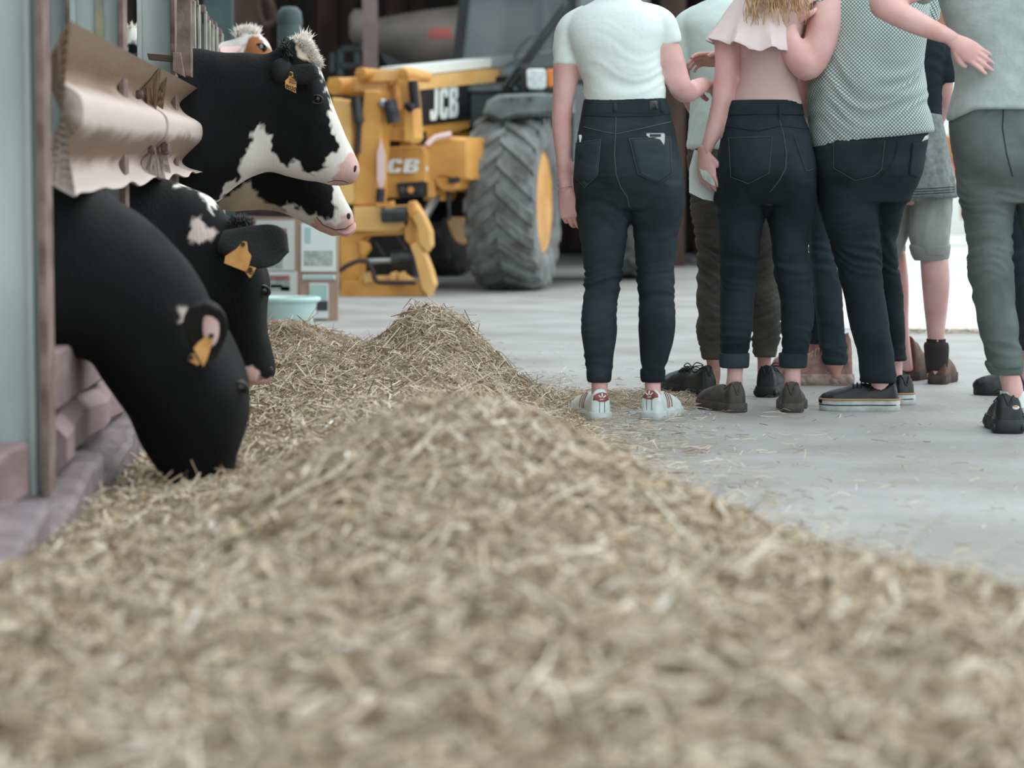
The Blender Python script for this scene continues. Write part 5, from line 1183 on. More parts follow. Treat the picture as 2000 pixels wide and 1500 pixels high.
seam([(1521, 230), (1530, 262), (1536, 300), (1534, 330), (1522, 352), (1504, 375)], bv, .0016, M['stitch'], R3, 'centre_seam', .001)
pk_ = [(1424, 270), (1508, 267), (1502, 338), (1462, 358), (1428, 346)]
decal(pk_, bv, .004, M['denim2'], R3, 'pocket', 3); seam(pk_+[pk_[0]], bv, .0010, M['stitch'], R3, 'pocket_stitch', .0045)
pk_ = [(1550, 263), (1584, 262), (1588, 330), (1574, 334)]
decal(pk_, bv, .004, M['denim2'], R3, 'pocket', 3); seam([pk_[0], pk_[3], pk_[2]], bv, .0010, M['stitch'], R3, 'pocket_stitch', .0045)
decal([(1519, 200), (1526, 200), (1527, 234), (1520, 234)], bv, .010, M['denim2'], R3, 'belt_loop', 2)
tor = [(216, 1430, 1560, 0, .098), (205, 1427, 1564, 0, .104), (185, 1432, 1560, 0, .103), (160, 1437, 1558, 0, .103), (130, 1441, 1556, 0, .107), (100, 1440, 1558, 0, .112), (60, 1432, 1568, 0, .115), (30, 1430, 1572, 0, .105), (8, 1442, 1562, 0, .09), (-10, 1470, 1538, .015, .07)]
mb = MB().loft(rings_rows(tor, Y, 36, 6))
T3 = cloth('tank_top', mb, .006, M['pink_top'], R3, [(190, Y, 28, .003)], .001, 4, dirn=(5, 5, 20))
# ruffle collar with wavy hem
rings = []
for i, (t) in enumerate(np.linspace(0, 1, 18)):
    r = []
    for q in np.linspace(0, 2*math.pi, 73)[:-1]:
        a, b_ = math.cos(q), math.sin(q)
        cx = 1484-6*t; hw = (58+50*t**.9+6*t*(1 if a < 0 else .2)); hemy = 100 if b_ < 0 else 92
        if a < -.3: hemy = 78+(1+a)*24
        py = -2 + (hemy+2)*t; wv = t*t*(.009*math.sin(q*9+1)+.005*math.sin(q*17))
        c = P(cx+a*hw*.85, py, Y); dep = (.10+.075*t)*b_
        r.append(c+Vector((wv*a*1.2, dep+wv*b_, wv*.6)))
    rings.append(r)
inn = [[p+Vector((-(p.x-P(1484, 0, Y).x)*.02, 0, -.003)) for p in r] for r in reversed(rings)]
MB().loft(rings+inn, cap=False).build('ruffle', M['flounce'], R3)
core = MB().loft(rings_rows([(230, 1428, 1556, 0, .09)]+[(r[0], r[1]+7, r[2]-7, r[3], r[4]-.012) for r in tor[1:-1]]+[(-14, 1478, 1524, .02, .05), (-70, 1480, 1522, .02, .05)], Y, 26, 8))
core.loft(rings_rows([(r[0], r[1]+8, r[2]-8, r[3], r[4]-.012) for r in hips], Y, 26, 8))
legs_core(core, [LL[:-1]+[(715, 1418, 1454, 0, .033), (740, 1417, 1453, 0, .035), (770, 1414, 1452, .02, .04), (790, 1416, 1450, .05, .05)], LR[:-1]+[(715, 1530, 1567, 0, .033), (740, 1530, 1566, 0, .035), (770, 1530, 1566, .02, .04), (790, 1532, 1564, .05, .05)]], Y, .10)
c_h, f_h, s_h = head(core, 1510, -112, Y+.03, turn=.3)
limb(core, [(1440, 40, Y, 24), (1420, 80, Y-.02, 24), (1419, 130, Y-.03, 23), (1413, 180, Y-.03, 22), (1408, 205, Y-.03, 20), (1396, 250, Y-.03, 18), (1382, 285, Y-.03, 13.5), (1377, 300, Y-.03, 13)])
limb(core, [(1552, 40, Y, 22), (1580, 90, Y+.1, 21), (1576, 150, Y+.16, 19), (1572, 205, Y+.15, 17), (1560, 240, Y+.2, 14)])
h1 = hand(P(1376, 302, Y-.03), (.15, -.05, -1), (-.6, -.8, 0), (.5, -.5, .1), .16, (.4, .5, .55, .6), tcurl=.6)
h2 = hand(P(1560, 243, Y+.2), (-.2, .3, -1), (1, .3, 0), (0, 1, 0), .17)
body(R3, core, [h1, h2], M['skin']); face_bits(R3, c_h, f_h, s_h); hair_cap(R3, c_h, f_h, s_h, M['hair_blond'])
# curls: helical locks down the back
for i in range(34):
    x0 = 1458+i*3.4; x1 = x0+random.uniform(-8, 16)+(i-17)*.5; y1 = 46-abs(i-11)*.9+random.uniform(-16, 10); a_ = random.uniform(3, 6.5); fr_ = random.uniform(12, 17)
    pts = []; rr = []; p0 = random.uniform(0, 6)
    for t in np.linspace(0, 1, 34):
        ph_ = t*fr_+p0; amp = a_*t
        pts.append(P(x0+(x1-x0)*t+amp*math.cos(ph_)*.7, -90+(y1+90)*t, Y-.135-.012*(i % 3)+.010*t*math.sin(ph_))); rr.append(.0075*(1-.78*t**1.5))
    MB().tube(pts, rr, 8, flat=.55).build('hair_lock', M['hair_blond'], R3)
V, F = [], []
for i in range(90):
    x0 = random.uniform(1462, 1575); x1 = x0+random.uniform(-14, 22); y1 = random.uniform(5, 50); pts = [P(x0+(x1-x0)*t+3*math.sin(t*12+i), -90+(y1+90)*t, Y-.135-.02*random.random()) for t in np.linspace(0, 1, 12)]
    q = MB().tube(pts, .0012, 4); b_ = len(V); V += q.v; F += [tuple(b_+k for k in f) for f in q.f]
o = mkobj('loose_hair', V, F, M['hair_blond'], R3); o['kind'] = 'stuff'
for (x, y, a) in ((1444, 802, -.42), (1546, 802, .12)): 
    s_, T = shoe(R3, x, y, 7.80, a, .25, .098, 'grey_suede', 'grey_rubber', .030, .98, name='slip_on_shoe'); s_['label'] = 'worn grey-brown slip-on shoe'
# paper in hand
Yp = Y-.10
pp = pxprism([(1356, 292), (1378, 300), (1396, 345), (1398, 394), (1372, 389), (1346, 376), (1346, 330)], Yp+.13, (.0, .002, 0)).build('paper_sheet', M['paper'], None, smooth=False); tag(pp, 'white printed sheet of paper held in the hand of the blond person', 'paper')
q = pxprism([(1366, 330), (1380, 334), (1394, 350), (1397, 364), (1388, 360), (1374, 350)], Yp+.03, (.0, .012, 0)).build('grey_leaflet', M['poster_grey'], None, smooth=False); tag(q, 'small folded grey leaflet between the fingers beside the paper sheet', 'leaflet')

# ================================================= P2 pale tee, joggers (behind)
Y = 8.45; R2 = person('person in pale mint tee, dark grey joggers and black sneakers behind the blond one', 1420, Y)
hips = [(262, 1352, 1492, 0, .11), (300, 1343, 1500, -.005, .125), (340, 1345, 1508, -.012, .135), (380, 1349, 1514, -.005, .12), (400, 1351, 1516, 0, .11)]
LL = [(350, 1348, 1428, 0, .11), (400, 1350, 1430, 0, .10), (450, 1358, 1426, 0, .088), (500, 1365, 1424, 0, .072), (540, 1362, 1422, 0, .066), (580, 1361, 1424, -.008, .068), (620, 1362, 1424, -.012, .066), (660, 1365, 1420, -.006, .058), (688, 1370, 1414, 0, .046), (700, 1372, 1412, 0, .042)]
LR = [(350, 1440, 1514, 0, .11), (400, 1442, 1517, 0, .10), (450, 1450, 1520, 0, .088), (500, 1459, 1519, 0, .072), (540, 1462, 1520, 0, .066), (580, 1464, 1522, -.008, .068), (620, 1468, 1524, -.012, .066), (655, 1468, 1522, -.006, .058), (680, 1471, 1516, 0, .046), (696, 1474, 1514, 0, .042)]
mb = MB()
for r in (hips, LL, LR): mb.loft(rings_rows(r, Y, 32, 6, .9))
J2 = cloth('joggers', mb, .0075, M['jogger'], R2, [(500, Y, 40, .006), (640, Y, 40, .006), (430, Y, 40, .004)], .0035, 5, dirn=(4, 4, 42))
band(R2, [(683, 1368, 1413), (690, 1370, 1414), (702, 1373, 1411)], Y, 'ribbed_cuff', M['jogger'], .9); band(R2, [(672, 1469, 1519), (684, 1471, 1518), (697, 1474, 1515)], Y, 'ribbed_cuff', M['jogger'], .9)
tor = [(296, 1346, 1496, 0, .125), (285, 1342, 1500, 0, .13), (262, 1346, 1498, 0, .125), (200, 1350, 1496, 0, .115), (140, 1346, 1500, 0, .12), (90, 1336, 1508, 0, .125), (50, 1328, 1512, 0, .12), (25, 1338, 1502, 0, .10), (8, 1362, 1478, 0, .08), (-2, 1385, 1452, .01, .06)]
mb = MB().loft(rings_rows(tor, Y, 32, 7)); limb(mb, [(1370, 28, Y, 24), (1340, 55, Y, 28), (1334, 95, Y, 26), (1336, 130, Y, 24)]); limb(mb, [(1475, 28, Y, 24), (1505, 60, Y, 28), (1508, 130, Y+.02, 24)])
cloth('t_shirt', mb, .008, M['cyan_tee'], R2, [(230, Y, 60, .004)], .0015, 6, dirn=(6, 6, 12))
core = MB().loft(rings_rows([(300, 1352, 1490, 0, .10)]+[(r[0], r[1]+9, r[2]-9, r[3], r[4]-.015) for r in tor[2:-1]]+[(-8, 1395, 1442, .02, .05), (-60, 1396, 1440, .02, .05)], Y, 24, 9))
legs_core(core, [LL[:-1]+[(705, 1378, 1409, 0, .033), (730, 1377, 1410, 0, .036), (760, 1374, 1406, .02, .05)], LR[:-1]+[(700, 1477, 1508, 0, .033), (725, 1477, 1508, 0, .036), (755, 1478, 1510, .02, .05)]], Y, .12)
c_h, f_h, s_h = head(core, 1418, -96, Y+.03, turn=.1)
limb(core, [(1340, 70, Y, 20), (1336, 130, Y, 20), (1352, 200, Y+.12, 17), (1380, 240, Y+.2, 13)]); limb(core, [(1505, 80, Y, 20), (1506, 150, Y, 19), (1470, 140, Y-.14, 16), (1420, 118, Y-.28, 12)])
h1 = hand(P(1420, 118, Y-.28), (-1, -.15, .05), (.1, .6, .7), (0, .3, 1), .165, (.3, .35, .4, .45)); h2 = hand(P(1380, 240, Y+.2), (.8, .1, -.4), (.3, .6, .5), (0, 0, 1), .17)
body(R2, core, [h1, h2], M['skin2'], .012); face_bits(R2, c_h, f_h, s_h); hair_cap(R2, c_h, f_h, s_h, M['hair_brown'])
for (x, y, a) in ((1389, 778, -.55), (1494, 773, .25)):
    s_, T = shoe(R2, x, y, 8.40, a, .28, .10, 'black_leather', 'black_rubber', .038, 1.05, lace='black_leather', chunky=1, name='sneaker'); s_['label'] = 'black chunky lace-up sneaker'

# ================================================= P4 skinny jeans, rose sneakers (hidden behind)
Y = 8.95; R4 = person('mostly hidden person in blue skinny jeans and dusty rose sneakers', 1610, Y)
hips = [(215, 1560, 1680, 0, .11), (260, 1556, 1690, 0, .12), (320, 1556, 1696, -.01, .13), (380, 1560, 1690, 0, .11)]
LF = [(340, 1562, 1650, .0, .10), (400, 1572, 1640, 0, .09), (461, 1578, 1624, 0, .075), (523, 1584, 1632, 0, .062), (547, 1587, 1642, 0, .060), (615, 1594, 1647, .0, .058), (660, 1600, 1650, 0, .05), (700, 1606, 1655, 0, .047), (712, 1607, 1654, 0, .045)]
LB = [(340, 1600, 1690, .1, .10), (400, 1604, 1680, .12, .09), (500, 1590, 1650, .14, .07), (560, 1584, 1630, .15, .06), (640, 1583, 1622, .16, .05), (676, 1584, 1618, .16, .042)]
mb = MB()
for r in (hips, LF, LB): mb.loft(rings_rows(r, Y, 28, 7, .9))
cloth('jeans', mb, .008, M['denim3'], R4, [(510, Y, 30, .005), (680, Y, 25, .006)], .0015, 7, dirn=(4, 4, 40))
tor = [(225, 1566, 1676, 0, .11), (150, 1562, 1680, 0, .11), (80, 1556, 1690, 0, .115), (30, 1552, 1694, 0, .105), (5, 1580, 1664, 0, .08), (-8, 1600, 1644, 0, .06)]
cloth('top', MB().loft(rings_rows(tor, Y, 28, 8)), .010, M['brown_top'], R4, [], .0015, 8)
core = MB().loft(rings_rows([(230, 1572, 1668, 0, .09)]+[(r[0], r[1]+8, r[2]-8, r[3], r[4]-.015) for r in tor[1:-1]]+[(-12, 1603, 1642, 0, .05), (-50, 1604, 1640, 0, .05)], Y, 22, 10))
legs_core(core, [LF+[(725, 1618, 1646, 0, .035), (745, 1618, 1648, 0, .035)], LB+[(700, 1590, 1616, .16, .03), (725, 1590, 1616, .16, .03)]], Y, .14)
c_h, f_h, s_h = head(core, 1622, -88, Y, turn=-1.2)
limb(core, [(1562, 50, Y, 20), (1566, 120, Y-.04, 18), (1572, 190, Y-.05, 17), (1590, 240, Y-.12, 14), (1606, 265, Y-.14, 11)]); limb(core, [(1688, 50, Y, 20), (1690, 150, Y+.05, 17), (1680, 240, Y+.05, 13)])
h1 = hand(P(1606, 265, Y-.14), (.6, -.1, -.7), (.2, -1, .2), (.6, 0, .5), .16); h2 = hand(P(1680, 242, Y+.05), (0, .1, -1), (1, 0, 0), (0, 1, 0), .16)
body(R4, core, [h1, h2], M['skin2'], .013); face_bits(R4, c_h, f_h, s_h); hair_cap(R4, c_h, f_h, s_h, M['hair_brown'])
for (x, y, Ys, a) in ((1667, 752, 8.96, -1.42), (1640, 735, 9.22, -1.3)):
    s_, T = shoe(R4, x, y, Ys, a, .265, .098, 'rose_mesh', 'rose_rubber', .042, 1.5, lace='rose_rubber', chunky=1, name='sneaker', high=.03); s_['label'] = 'dusty rose running sneaker with bubbled pale sole'

# ================================================= P5 check blouse
Y = 7.9; R5 = person('broad person in dotted grey-green blouse, navy jeans and black platform shoes', 1700, Y)
hips = [(258, 1590, 1812, 0, .15), (300, 1583, 1806, -.005, .155), (340, 1586, 1798, -.012, .155), (375, 1592, 1784, 0, .13), (395, 1596, 1776, 0, .12)]
LL = [(345, 1590, 1716, -.01, .125), (400, 1599, 1714, 0, .115), (440, 1611, 1715, 0, .10), (480, 1626, 1718, 0, .088), (520, 1636, 1720, 0, .078), (560, 1645, 1724, 0, .074), (600, 1653, 1730, -.008, .072), (640, 1661, 1736, -.008, .070), (690, 1675, 1745, 0, .064), (730, 1679, 1750, 0, .060), (747, 1679, 1751, 0, .058)]
LR = [(345, 1690, 1796, .04, .12), (400, 1700, 1772, .06, .11), (440, 1702, 1763, .08, .10), (480, 1704, 1756, .10, .088), (517, 1706, 1762, .12, .078), (569, 1714, 1776, .15, .072), (610, 1722, 1781, .17, .07), (640, 1730, 1784, .19, .066), (690, 1738, 1789, .22, .06), (713, 1740, 1793, .23, .058)]
mb = MB()
for r in (hips, LL, LR): mb.loft(rings_rows(r, Y, 36, 6, .9))
J5 = cloth('jeans', mb, .006, M['denim2'], R5, [(500, Y, 45, .006), (378, Y, 14, .004)], .0016, 9, dirn=(4, 5, 30)); bv = tw(J5)
pk_ = [(1629, 277), (1728, 274), (1722, 330), (1708, 343), (1670, 352), (1629, 328)]
decal(pk_, bv, .004, M['denim2'], R5, 'pocket', 3); seam([pk_[0], pk_[5], pk_[4], pk_[3], pk_[2], pk_[1]], bv, .0010, M['stitch'], R5, 'pocket_stitch', .0045)
pk_ = [(1782, 279), (1812, 274), (1802, 334), (1792, 346), (1776, 340)]
decal(pk_, bv, .005, M['denim2'], R5, 'pocket', 3); seam(pk_[:1]+pk_[4:]+pk_[3:4], bv, .0012, M['stitch2'], R5, 'pocket_stitch', .0045)
seam([(1754, 276), (1750, 300), (1738, 325), (1716, 350)], bv, .0014, M['stitch2'], R5, 'centre_seam', .001)
decal([(1800, 276), (1806, 266), (1813, 262), (1812, 272)], bv, .008, M['phone'], R5, 'metal_clip', 1)
tor = [(276, 1586, 1822, 0, .150), (270, 1583, 1823, 0, .156), (240, 1581, 1818, 0, .156), (200, 1580, 1810, 0, .155), (150, 1584, 1802, 0, .152), (110, 1598, 1802, 0, .15), (70, 1612, 1808, 0, .15), (35, 1606, 1812, 0, .14), (5, 1598, 1812, 0, .13), (-30, 1610, 1800, 0, .12), (-55, 1650, 1762, .01, .09), (-66, 1672, 1740, .01, .07)]
mb = MB()
rr = rings_rows(tor, Y, 40, 6)
for r in rr[:8]:
    pass
mb.loft(rr); limb(mb, [(1640, -30, Y-.02, 34), (1618, 0, Y-.05, 37), (1612, 22, Y-.06, 35)]); limb(mb, [(1775, -30, Y, 34), (1800, 0, Y+.03, 34), (1805, 40, Y+.06, 30)])
# slanted hem: shear lower part so the hem rises to the right
for v in mb.v:
    px_, py_ = PX(v)
    if py_ > 200: v.z += (py_-200)/75*(px_-1700)/S(Y)*.14
B5 = cloth('blouse', mb, .006, M['check'], R5, [(170, Y, 70, .006)], .001, 10, dirn=(5, 6, 14))
core = MB().loft(rings_rows([(290, 1596, 1808, 0, .13)]+[(r[0], r[1]+10, r[2]-10, r[3], r[4]-.02) for r in tor[2:-1]]+[(-70, 1684, 1732, .02, .055), (-110, 1686, 1730, .02, .055)], Y, 26, 9))
legs_core(core, [LL[:-1]+[(755, 1698, 1742, -.0, .04), (775, 1698, 1744, 0, .042)], LR[:-1]+[(725, 1748, 1788, .24, .04), (750, 1750, 1790, .25, .042)]], Y, .12)
c_h, f_h, s_h = head(core, 1706, -175, Y+.03, turn=-.4)
limb(core, [(1640, -20, Y-.04, 30), (1616, 20, Y-.07, 33), (1606, 65, Y-.09, 33), (1592, 108, Y-.11, 31), (1577, 132, Y-.13, 27), (1560, 120, Y-.15, 25), (1546, 92, Y-.14, 24), (1540, 62, Y-.12, 19), (1546, 42, Y-.10, 15)], flat=1.0)
limb(core, [(1786, -20, Y+.04, 28), (1776, 60, Y+.12, 25), (1762, 120, Y+.2, 23), (1735, 150, Y+.3, 17)])
h1 = hand(P(1546, 46, Y-.10), (.45, .15, .85), (-.7, -.5, .4), (-.2, -.9, 0), .17, (.7, .75, .8, .85), tcurl=.5); h2 = hand(P(1735, 150, Y+.3), (-.8, .3, 0), (.3, 1, 0), (0, 0, 1), .17)
body(R5, core, [h1, h2], M['skin']); face_bits(R5, c_h, f_h, s_h); hair_cap(R5, c_h, f_h, s_h, M['hair_brown'])
b5 = []
for a in np.linspace(0, 6.284, 33):
    c = P(1611, 32, Y-.07); b5.append(c+Vector((.062*math.cos(a), .058*math.sin(a), .022*math.cos(a)*-1+.0)))

for (x, y, Ys, a) in ((1756, 803, 7.89, -1.50), (1773, 786, 8.09, -.35)):
    s_, T = shoe(R5, x, y, Ys, a, .262, .10, 'black_leather', 'white_rubber', .036, .95, lace='black_leather', name='platform_shoe', toe=.95); s_['label'] = 'black leather brogue on a white platform sole'
    ts = list(np.linspace(0, 1, 34))
    def wd5(t): return .05*float(np.interp(t, [0, .02, .06, .15, .4, .55, .7, .82, .92, .98, 1.0], [.30, .50, .66, .76, .72, .88, 1.0, .95, .72, .38, .12]))
    for z, r_, mm, nm in ((.038, .0032, 'cork', 'welt'), (.020, .0016, 'black_rubber', 'sole_stripe')):
        out = [(wd5(t)*1.09, t*.262) for t in ts]+[(-wd5(t)*1.09, t*.262) for t in reversed(ts)]
        MB().tube([T(p[0], p[1]-.002, z) for p in out+[out[0]]], r_, 6).build(nm, M[mm], s_)

# ================================================= P7 boy
Y = 9.05; R7 = person('child in black tee with grey sweatshirt tied round the waist and rolled shorts', 1810, Y)
shl = [(372, 1772, 1858, -.02, .085), (400, 1773, 1857, -.02, .085), (430, 1774, 1853, -.02, .085), (461, 1775, 1850, -.03, .08), (490, 1782, 1849, -.03, .075), (500, 1784, 1848, -.03, .07)]
shr = [(372, 1722, 1800, .08, .085), (430, 1728, 1790, .09, .08), (500, 1744, 1770, .10, .06)]
mb = MB().loft(rings_rows(shl, Y, 30, 6)); mb.loft(rings_rows(shr, Y, 30, 6)); mb.loft(rings_rows([(290, 1735, 1845, 0, .1), (340, 1728, 1855, 0, .11), (390, 1726, 1857, 0, .10)], Y, 30, 6))
cloth('shorts', mb, .008, M['khaki'], R7, [(450, Y, 40, .004)], .002, 11, dirn=(18, 18, 6))
band(R7, [(476, 1777, 1852, -.03), (482, 1774, 1853, -.03), (498, 1778, 1851, -.03), (508, 1784, 1848, -.03)], Y, 'rolled_cuff', M['khaki'], 1.0); band(R7, [(478, 1742, 1776, .1), (486, 1741, 1777, .1), (518, 1752, 1772, .1)], Y, 'rolled_cuff', M['khaki'], 1.2)
sw = [(222, 1745, 1836, 0, .10), (250, 1738, 1842, 0, .105), (276, 1734, 1846, -.005, .11), (310, 1730, 1853, -.01, .12), (345, 1727, 1860, -.015, .125), (372, 1724, 1867, -.015, .13), (386, 1724, 1869, -.015, .13)]
mb = MB().loft(rings_rows(sw, Y, 34, 6)); sw_o = cloth('tied_sweatshirt', mb, .007, M['grey_knit'], R7, [(330, Y, 60, .004)], .002, 12, dirn=(16, 16, 4)); bv = tw(sw_o)
for y_ in (367, 372, 377): seam([(1770, y_+3), (1820, y_+1), (1864, y_-2)], bv, .0012, M['stitch2'], R7, 'hem_stripe', .001)
tor = [(232, 1748, 1838, 0, .09), (200, 1746, 1838, 0, .095), (150, 1740, 1842, 0, .10), (100, 1734, 1848, 0, .10), (70, 1738, 1848, 0, .09), (52, 1756, 1832, 0, .075), (42, 1772, 1816, .01, .055)]
mb = MB().loft(rings_rows(tor, Y, 30, 6)); limb(mb, [(1824, 72, Y, 19), (1842, 100, Y-.01, 21), (1847, 135, Y-.02, 21), (1849, 162, Y-.02, 20)]); limb(mb, [(1762, 72, Y, 19), (1746, 100, Y, 20), (1740, 160, Y, 19)])
cloth('t_shirt', mb, .008, M['black_tee'], R7, [(150, Y, 60, .003)], .001, 13, dirn=(6, 6, 14))
core = MB().loft(rings_rows([(300, 1745, 1838, 0, .085)]+[(r[0], r[1]+7, r[2]-7, r[3], r[4]-.012) for r in tor[1:-1]]+[(38, 1778, 1808, .01, .045), (10, 1779, 1807, .01, .045)], Y, 22, 8))
core.loft(rings_rows([(r[0], r[1]+8, r[2]-8, r[3], r[4]-.015) for r in shl], Y, 20, 8)); core.loft(rings_rows([(r[0], r[1]+6, r[2]-6, r[3], r[4]-.015) for r in shr], Y, 20, 8))
core.loft(rings_rows([(280, 1745, 1835, 0, .08), (400, 1745, 1842, 0, .08)], Y, 20, 8))
core.loft(rings_rows([(470, 1795, 1846, -.03, .05), (510, 1795, 1849, -.035, .055), (553, 1797, 1850, -.045, .058), (599, 1802, 1847, -.035, .052), (640, 1807, 1843, -.03, .042), (665, 1809, 1841, -.03, .038), (720, 1808, 1842, -.025, .04), (738, 1810, 1842, -.01, .05)], Y, 24, 7))
core.loft(rings_rows([(490, 1752, 1776, .1, .04), (560, 1750, 1782, .09, .05), (640, 1760, 1784, .11, .035), (710, 1770, 1792, .12, .035), (730, 1772, 1796, .13, .04)], Y, 22, 7))
c_h, f_h, s_h = head(core, 1776, -32, Y-.0, h=.11, turn=-.3)
limb(core, [(1838, 90, Y, 15), (1846, 140, Y-.02, 16), (1846, 180, Y-.02, 15), (1842, 215, Y+.02, 14), (1830, 240, Y+.08, 11)]); limb(core, [(1750, 90, Y, 15), (1742, 160, Y, 14), (1744, 230, Y+.04, 11)])
h1 = hand(P(1830, 240, Y+.08), (-.6, .5, -.5), (.5, .5, 0), (0, 0, 1), .14); h2 = hand(P(1744, 232, Y+.04), (0, .1, -1), (-1, 0, 0), (0, 1, 0), .14)
body(R7, core, [h1, h2], M['skin'], .010); face_bits(R7, c_h, f_h, s_h); hair_cap(R7, c_h, f_h, s_h, M['hair_brown'])
o = band(R7, [(661, 1807, 1844, -.03), (668, 1807, 1844, -.03), (684, 1804, 1846, -.03)], Y, 'sock', M['sock_dark'], 1.05)
o = band(R7, [(668, 1804, 1848, -.03), (674, 1802, 1850, -.03), (690, 1803, 1850, -.03), (712, 1805, 1848, -.03), (728, 1808, 1845, -.02)], Y, 'boot_lining', M['sock_dark'], 1.05)
for (x, y, Ys, a) in ((1829, 750, 8.98, .35), (1770, 744, 9.16, .6)):
    s_, T = shoe(R7, x, y, Ys, a, .235, .096, 'brown_boot', 'boot_sole', .036, 1.25, lace=None, name='ankle_boot', high=.035, rim=False); s_['label'] = 'brown ankle boot with thick sole'

# ================================================= P6 grey tee, olive trousers
Y = 7.15; R6 = person('person in grey tee and olive rolled trousers at the right edge, hand on hip', 1960, Y)
hips = [(205, 1862, 2066, 0, .125), (240, 1856, 2074, 0, .135), (290, 1860, 2080, -.01, .15), (330, 1867, 2084, -.015, .15), (368, 1872, 2086, 0, .13), (395, 1877, 2086, 0, .12)]
LL = [(335, 1868, 1984, -.01, .125), (368, 1873, 1982, 0, .115), (429, 1885, 1975, 0, .10), (477, 1892, 1974, 0, .09), (538, 1896, 1975, 0, .08), (584, 1902, 1979, -.004, .077), (630, 1911, 1985, -.006, .075), (676, 1922, 1991, 0, .068), (705, 1928, 1994, 0, .062), (718, 1930, 1994, 0, .06)]
LR = [(335, 1976, 2086, -.01, .125), (368, 1984, 2086, 0, .115), (429, 1996, 2084, .02, .10), (477, 2008, 2084, .04, .09), (538, 2018, 2086, .06, .08), (630, 2026, 2092, .1, .075), (700, 2032, 2092, .13, .062)]
mb = MB()
for r in (hips, LL, LR): mb.loft(rings_rows(r, Y, 34, 6, .9))
J6 = cloth('trousers', mb, .0065, M['olive'], R6, [(520, Y, 60, .006), (390, Y, 30, .004), (680, Y, 40, .003)], .002, 14, dirn=(5, 5, 32)); bv = tw(J6)
band(R6, [(705, 1925, 1997), (712, 1924, 1999), (726, 1931, 1997), (732, 1936, 1994)], Y, 'rolled_cuff', M['olive'], .9)
seam([(1960, 214), (1958, 250), (1966, 300), (1978, 345)], bv, .0015, M['stitch2'], R6, 'centre_seam', .001)
tor = [(236, 1852, 2076, 0, .14), (226, 1851, 2076, 0, .142), (200, 1857, 2070, 0, .135), (150, 1868, 2062, 0, .125), (100, 1862, 2064, 0, .125), (50, 1850, 2072, 0, .13), (10, 1838, 2084, 0, .13), (-30, 1832, 2090, 0, .125), (-70, 1850, 2070, 0, .11), (-95, 1895, 2025, .01, .08), (-104, 1920, 2000, .01, .065)]
mb = MB().loft(rings_rows(tor, Y, 38, 6)); limb(mb, [(1880, -70, Y, 34), (1845, -60, Y-.02, 38), (1815, -38, Y-.05, 38), (1790, -22, Y-.07, 36)]); limb(mb, [(2040, -70, Y, 34), (2075, -60, Y-.02, 38), (2120, -25, Y-.04, 36)])
for v in mb.v:
    px_, py_ = PX(v)
    if py_ > 195: v.z += (py_-195)/42*max(0, min(1, (px_-1855)/45.0))*.032
cloth('t_shirt', mb, .0065, M['grey_tee'], R6, [(150, Y, 70, .005)], .0015, 15, dirn=(5, 6, 13))
core = MB().loft(rings_rows([(250, 1866, 2062, 0, .11)]+[(r[0], r[1]+9, r[2]-9, r[3], r[4]-.018) for r in tor[2:-1]]+[(-108, 1936, 1984, .02, .055), (-150, 1938, 1982, .02, .055)], Y, 26, 9))
legs_core(core, [LL[:-2]+[(705, 1938, 1988, .0, .05), (725, 1947, 1990, 0, .042), (745, 1953, 1997, 0, .042), (765, 1956, 2000, 0, .042), (800, 1958, 2004, .02, .05)], LR+[(730, 2046, 2088, .15, .04), (780, 2046, 2088, .16, .042)]], Y, .06)
c_h, f_h, s_h = head(core, 1960, -215, Y+.03, turn=-.4)
Yh = Y-.15
limb(core, [(1850, -60, Y-.03, 30), (1790, -30, Y-.08, 31), (1740, -6, Y-.12, 29), (1722, 6, Yh+.01, 27), (1745, 22, Yh, 26), (1785, 42, Yh, 24), (1820, 58, Yh+.0, 20), (1850, 70, Yh+.0, 16), (1868, 79, Yh, 13.5)], dense=34)
limb(core, [(2080, -60, Y-.03, 30), (2150, -20, Y-.08, 29), (2180, 10, Yh, 27), (2150, 60, Yh, 22), (2106, 98, Yh, 15)])
h1 = hand(P(1864, 80, Yh-.002), (.84, .04, -.54), (-.0, -1, .12), (-.3, 0, -.9), .152, (.05, .06, .08, .1), spread=.07, tcurl=.1)
h2 = hand(P(2106, 100, Yh), (-.9, .04, -.4), (0, -1, 0), (-.2, 0, -1), .165, (.08, .1, .1, .12), spread=.1)
body(R6, core, [h1, h2], M['skin']); face_bits(R6, c_h, f_h, s_h); hair_cap(R6, c_h, f_h, s_h, M['hair_brown'])
band(R6, [(764, 1953, 2000), (772, 1954, 2002), (795, 1956, 2003)], Y, 'sock', M['sock_white'], .95)
for (x, y, Ys, a) in ((1970, 848, 7.10, .15), (2070, 830, 7.25, .2)):
    s_, T = shoe(R6, x, y, Ys, a, .295, .118, 'black_leather', 'black_rubber', .042, 1.12, lace='black_leather', chunky=1, name='sneaker'); s_['label'] = 'black chunky sneaker with small orange-white badge'
    b_ = bvh_of(s_)
    if x < 2000:
        decal([(1984+7*math.cos(q), 796+4*math.sin(q)) for q in np.linspace(0, 6.283, 13)[:-1]], b_, .004, M['white'], s_, 'badge', 1); decal([(1984+5*math.cos(q), 794.5+2*math.sin(q)) for q in np.linspace(0, 6.283, 9)[:-1]], b_, .006, M['orange'], s_, 'badge_mark', 1)

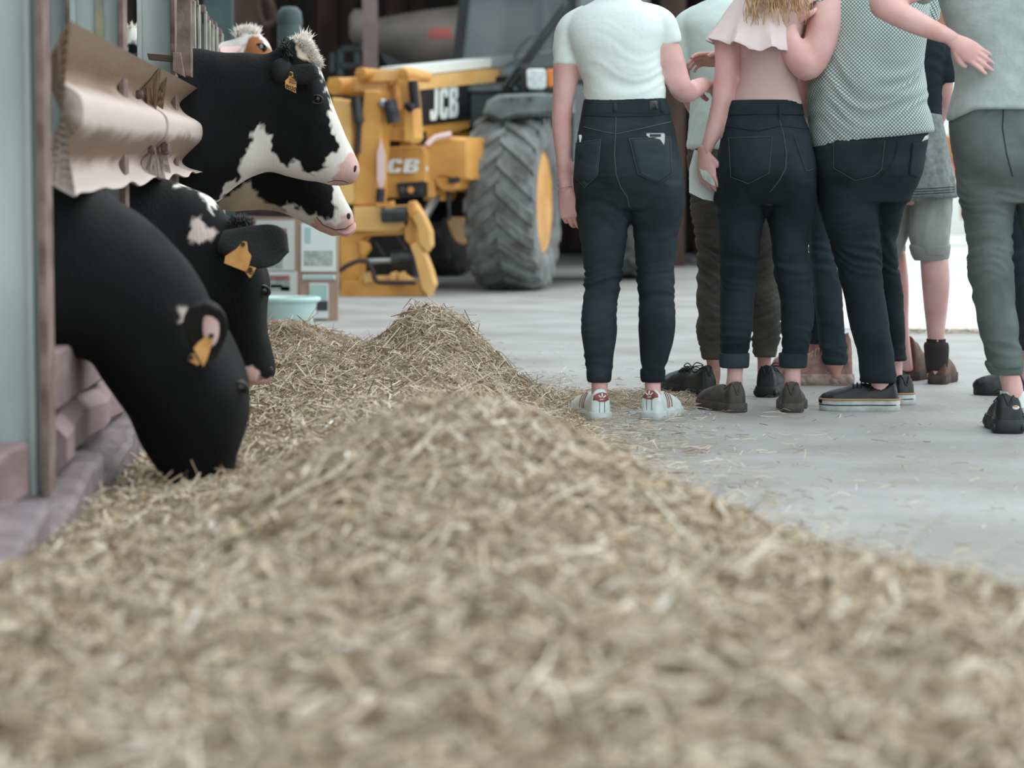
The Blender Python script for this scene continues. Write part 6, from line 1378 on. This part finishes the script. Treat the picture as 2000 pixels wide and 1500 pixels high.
# ================================================= P8 blue jeans behind P6
Y = 8.5; R8 = person('hidden person in blue jeans and black shoes behind the olive trousers', 2020, Y)
hips = [(240, 1955, 2095, 0, .12), (300, 1950, 2104, 0, .13), (350, 1952, 2104, 0, .13), (390, 1956, 2100, 0, .11)]
LL = [(350, 1954, 2030, 0, .11), (430, 1966, 2034, 0, .095), (500, 1974, 2034, 0, .08), (560, 1980, 2034, 0, .07), (620, 1986, 2034, 0, .062), (684, 1991, 2030, 0, .052)]
LR = [(350, 2026, 2102, 0, .11), (500, 2044, 2104, 0, .08), (684, 2052, 2094, 0, .052)]
mb = MB()
for r in (hips, LL, LR): mb.loft(rings_rows(r, Y, 26, 7, .9))
cloth('jeans', mb, .009, M['denim3'], R8, [(520, Y, 40, .004)], .0015, 16)
tor = [(255, 1958, 2094, 0, .12), (150, 1960, 2092, 0, .115), (60, 1948, 2104, 0, .12), (20, 1960, 2092, 0, .10), (0, 1995, 2058, 0, .07)]
mb = MB().loft(rings_rows(tor, Y, 26, 8)); limb(mb, [(1970, 40, Y, 22), (1952, 80, Y, 22), (1950, 120, Y, 21)]); limb(mb, [(2080, 40, Y, 22), (2100, 80, Y, 22), (2102, 120, Y, 21)])
cloth('t_shirt', mb, .010, M['cyan_tee'], R8, [], .002, 17)
core = MB().loft(rings_rows([(270, 1966, 2086, 0, .10)]+[(r[0], r[1]+9, r[2]-9, r[3], r[4]-.015) for r in tor[1:-1]]+[(0, 2006, 2048, .01, .05), (-50, 2007, 2047, .01, .05)], Y, 22, 10))
legs_core(core, [LL[:-1]+[(690, 1993, 2026, 0, .038), (725, 1990, 2022, 0, .036), (755, 1988, 2022, 0, .036)], LR+[(755, 2056, 2090, 0, .036)]], Y, .12)
c_h, f_h, s_h = head(core, 2026, -78, Y, turn=.2)
limb(core, [(1956, 70, Y, 19), (1952, 150, Y, 18), (1985, 200, Y+.12, 15), (2015, 190, Y+.2, 12)]); limb(core, [(2100, 70, Y, 19), (2106, 160, Y, 18), (2108, 240, Y+.02, 13)])
h1 = hand(P(2015, 190, Y+.2), (.9, .1, 0), (0, 1, 0), (0, 0, 1), .17); h2 = hand(P(2108, 242, Y+.02), (0, .1, -1), (1, 0, 0), (0, 1, 0), .17)
body(R8, core, [h1, h2], M['skin'], .013); face_bits(R8, c_h, f_h, s_h); hair_cap(R8, c_h, f_h, s_h, M['hair_brown'])
for (x, y, Ys, a) in ((2032, 772, 8.5, -1.45), (2090, 768, 8.55, -.3)):
    s_, T = shoe(R8, x, y, Ys, a, .235, .095, 'black_leather', 'black_rubber', .036, .9, name='shoe'); s_['label'] = 'plain black low shoe'
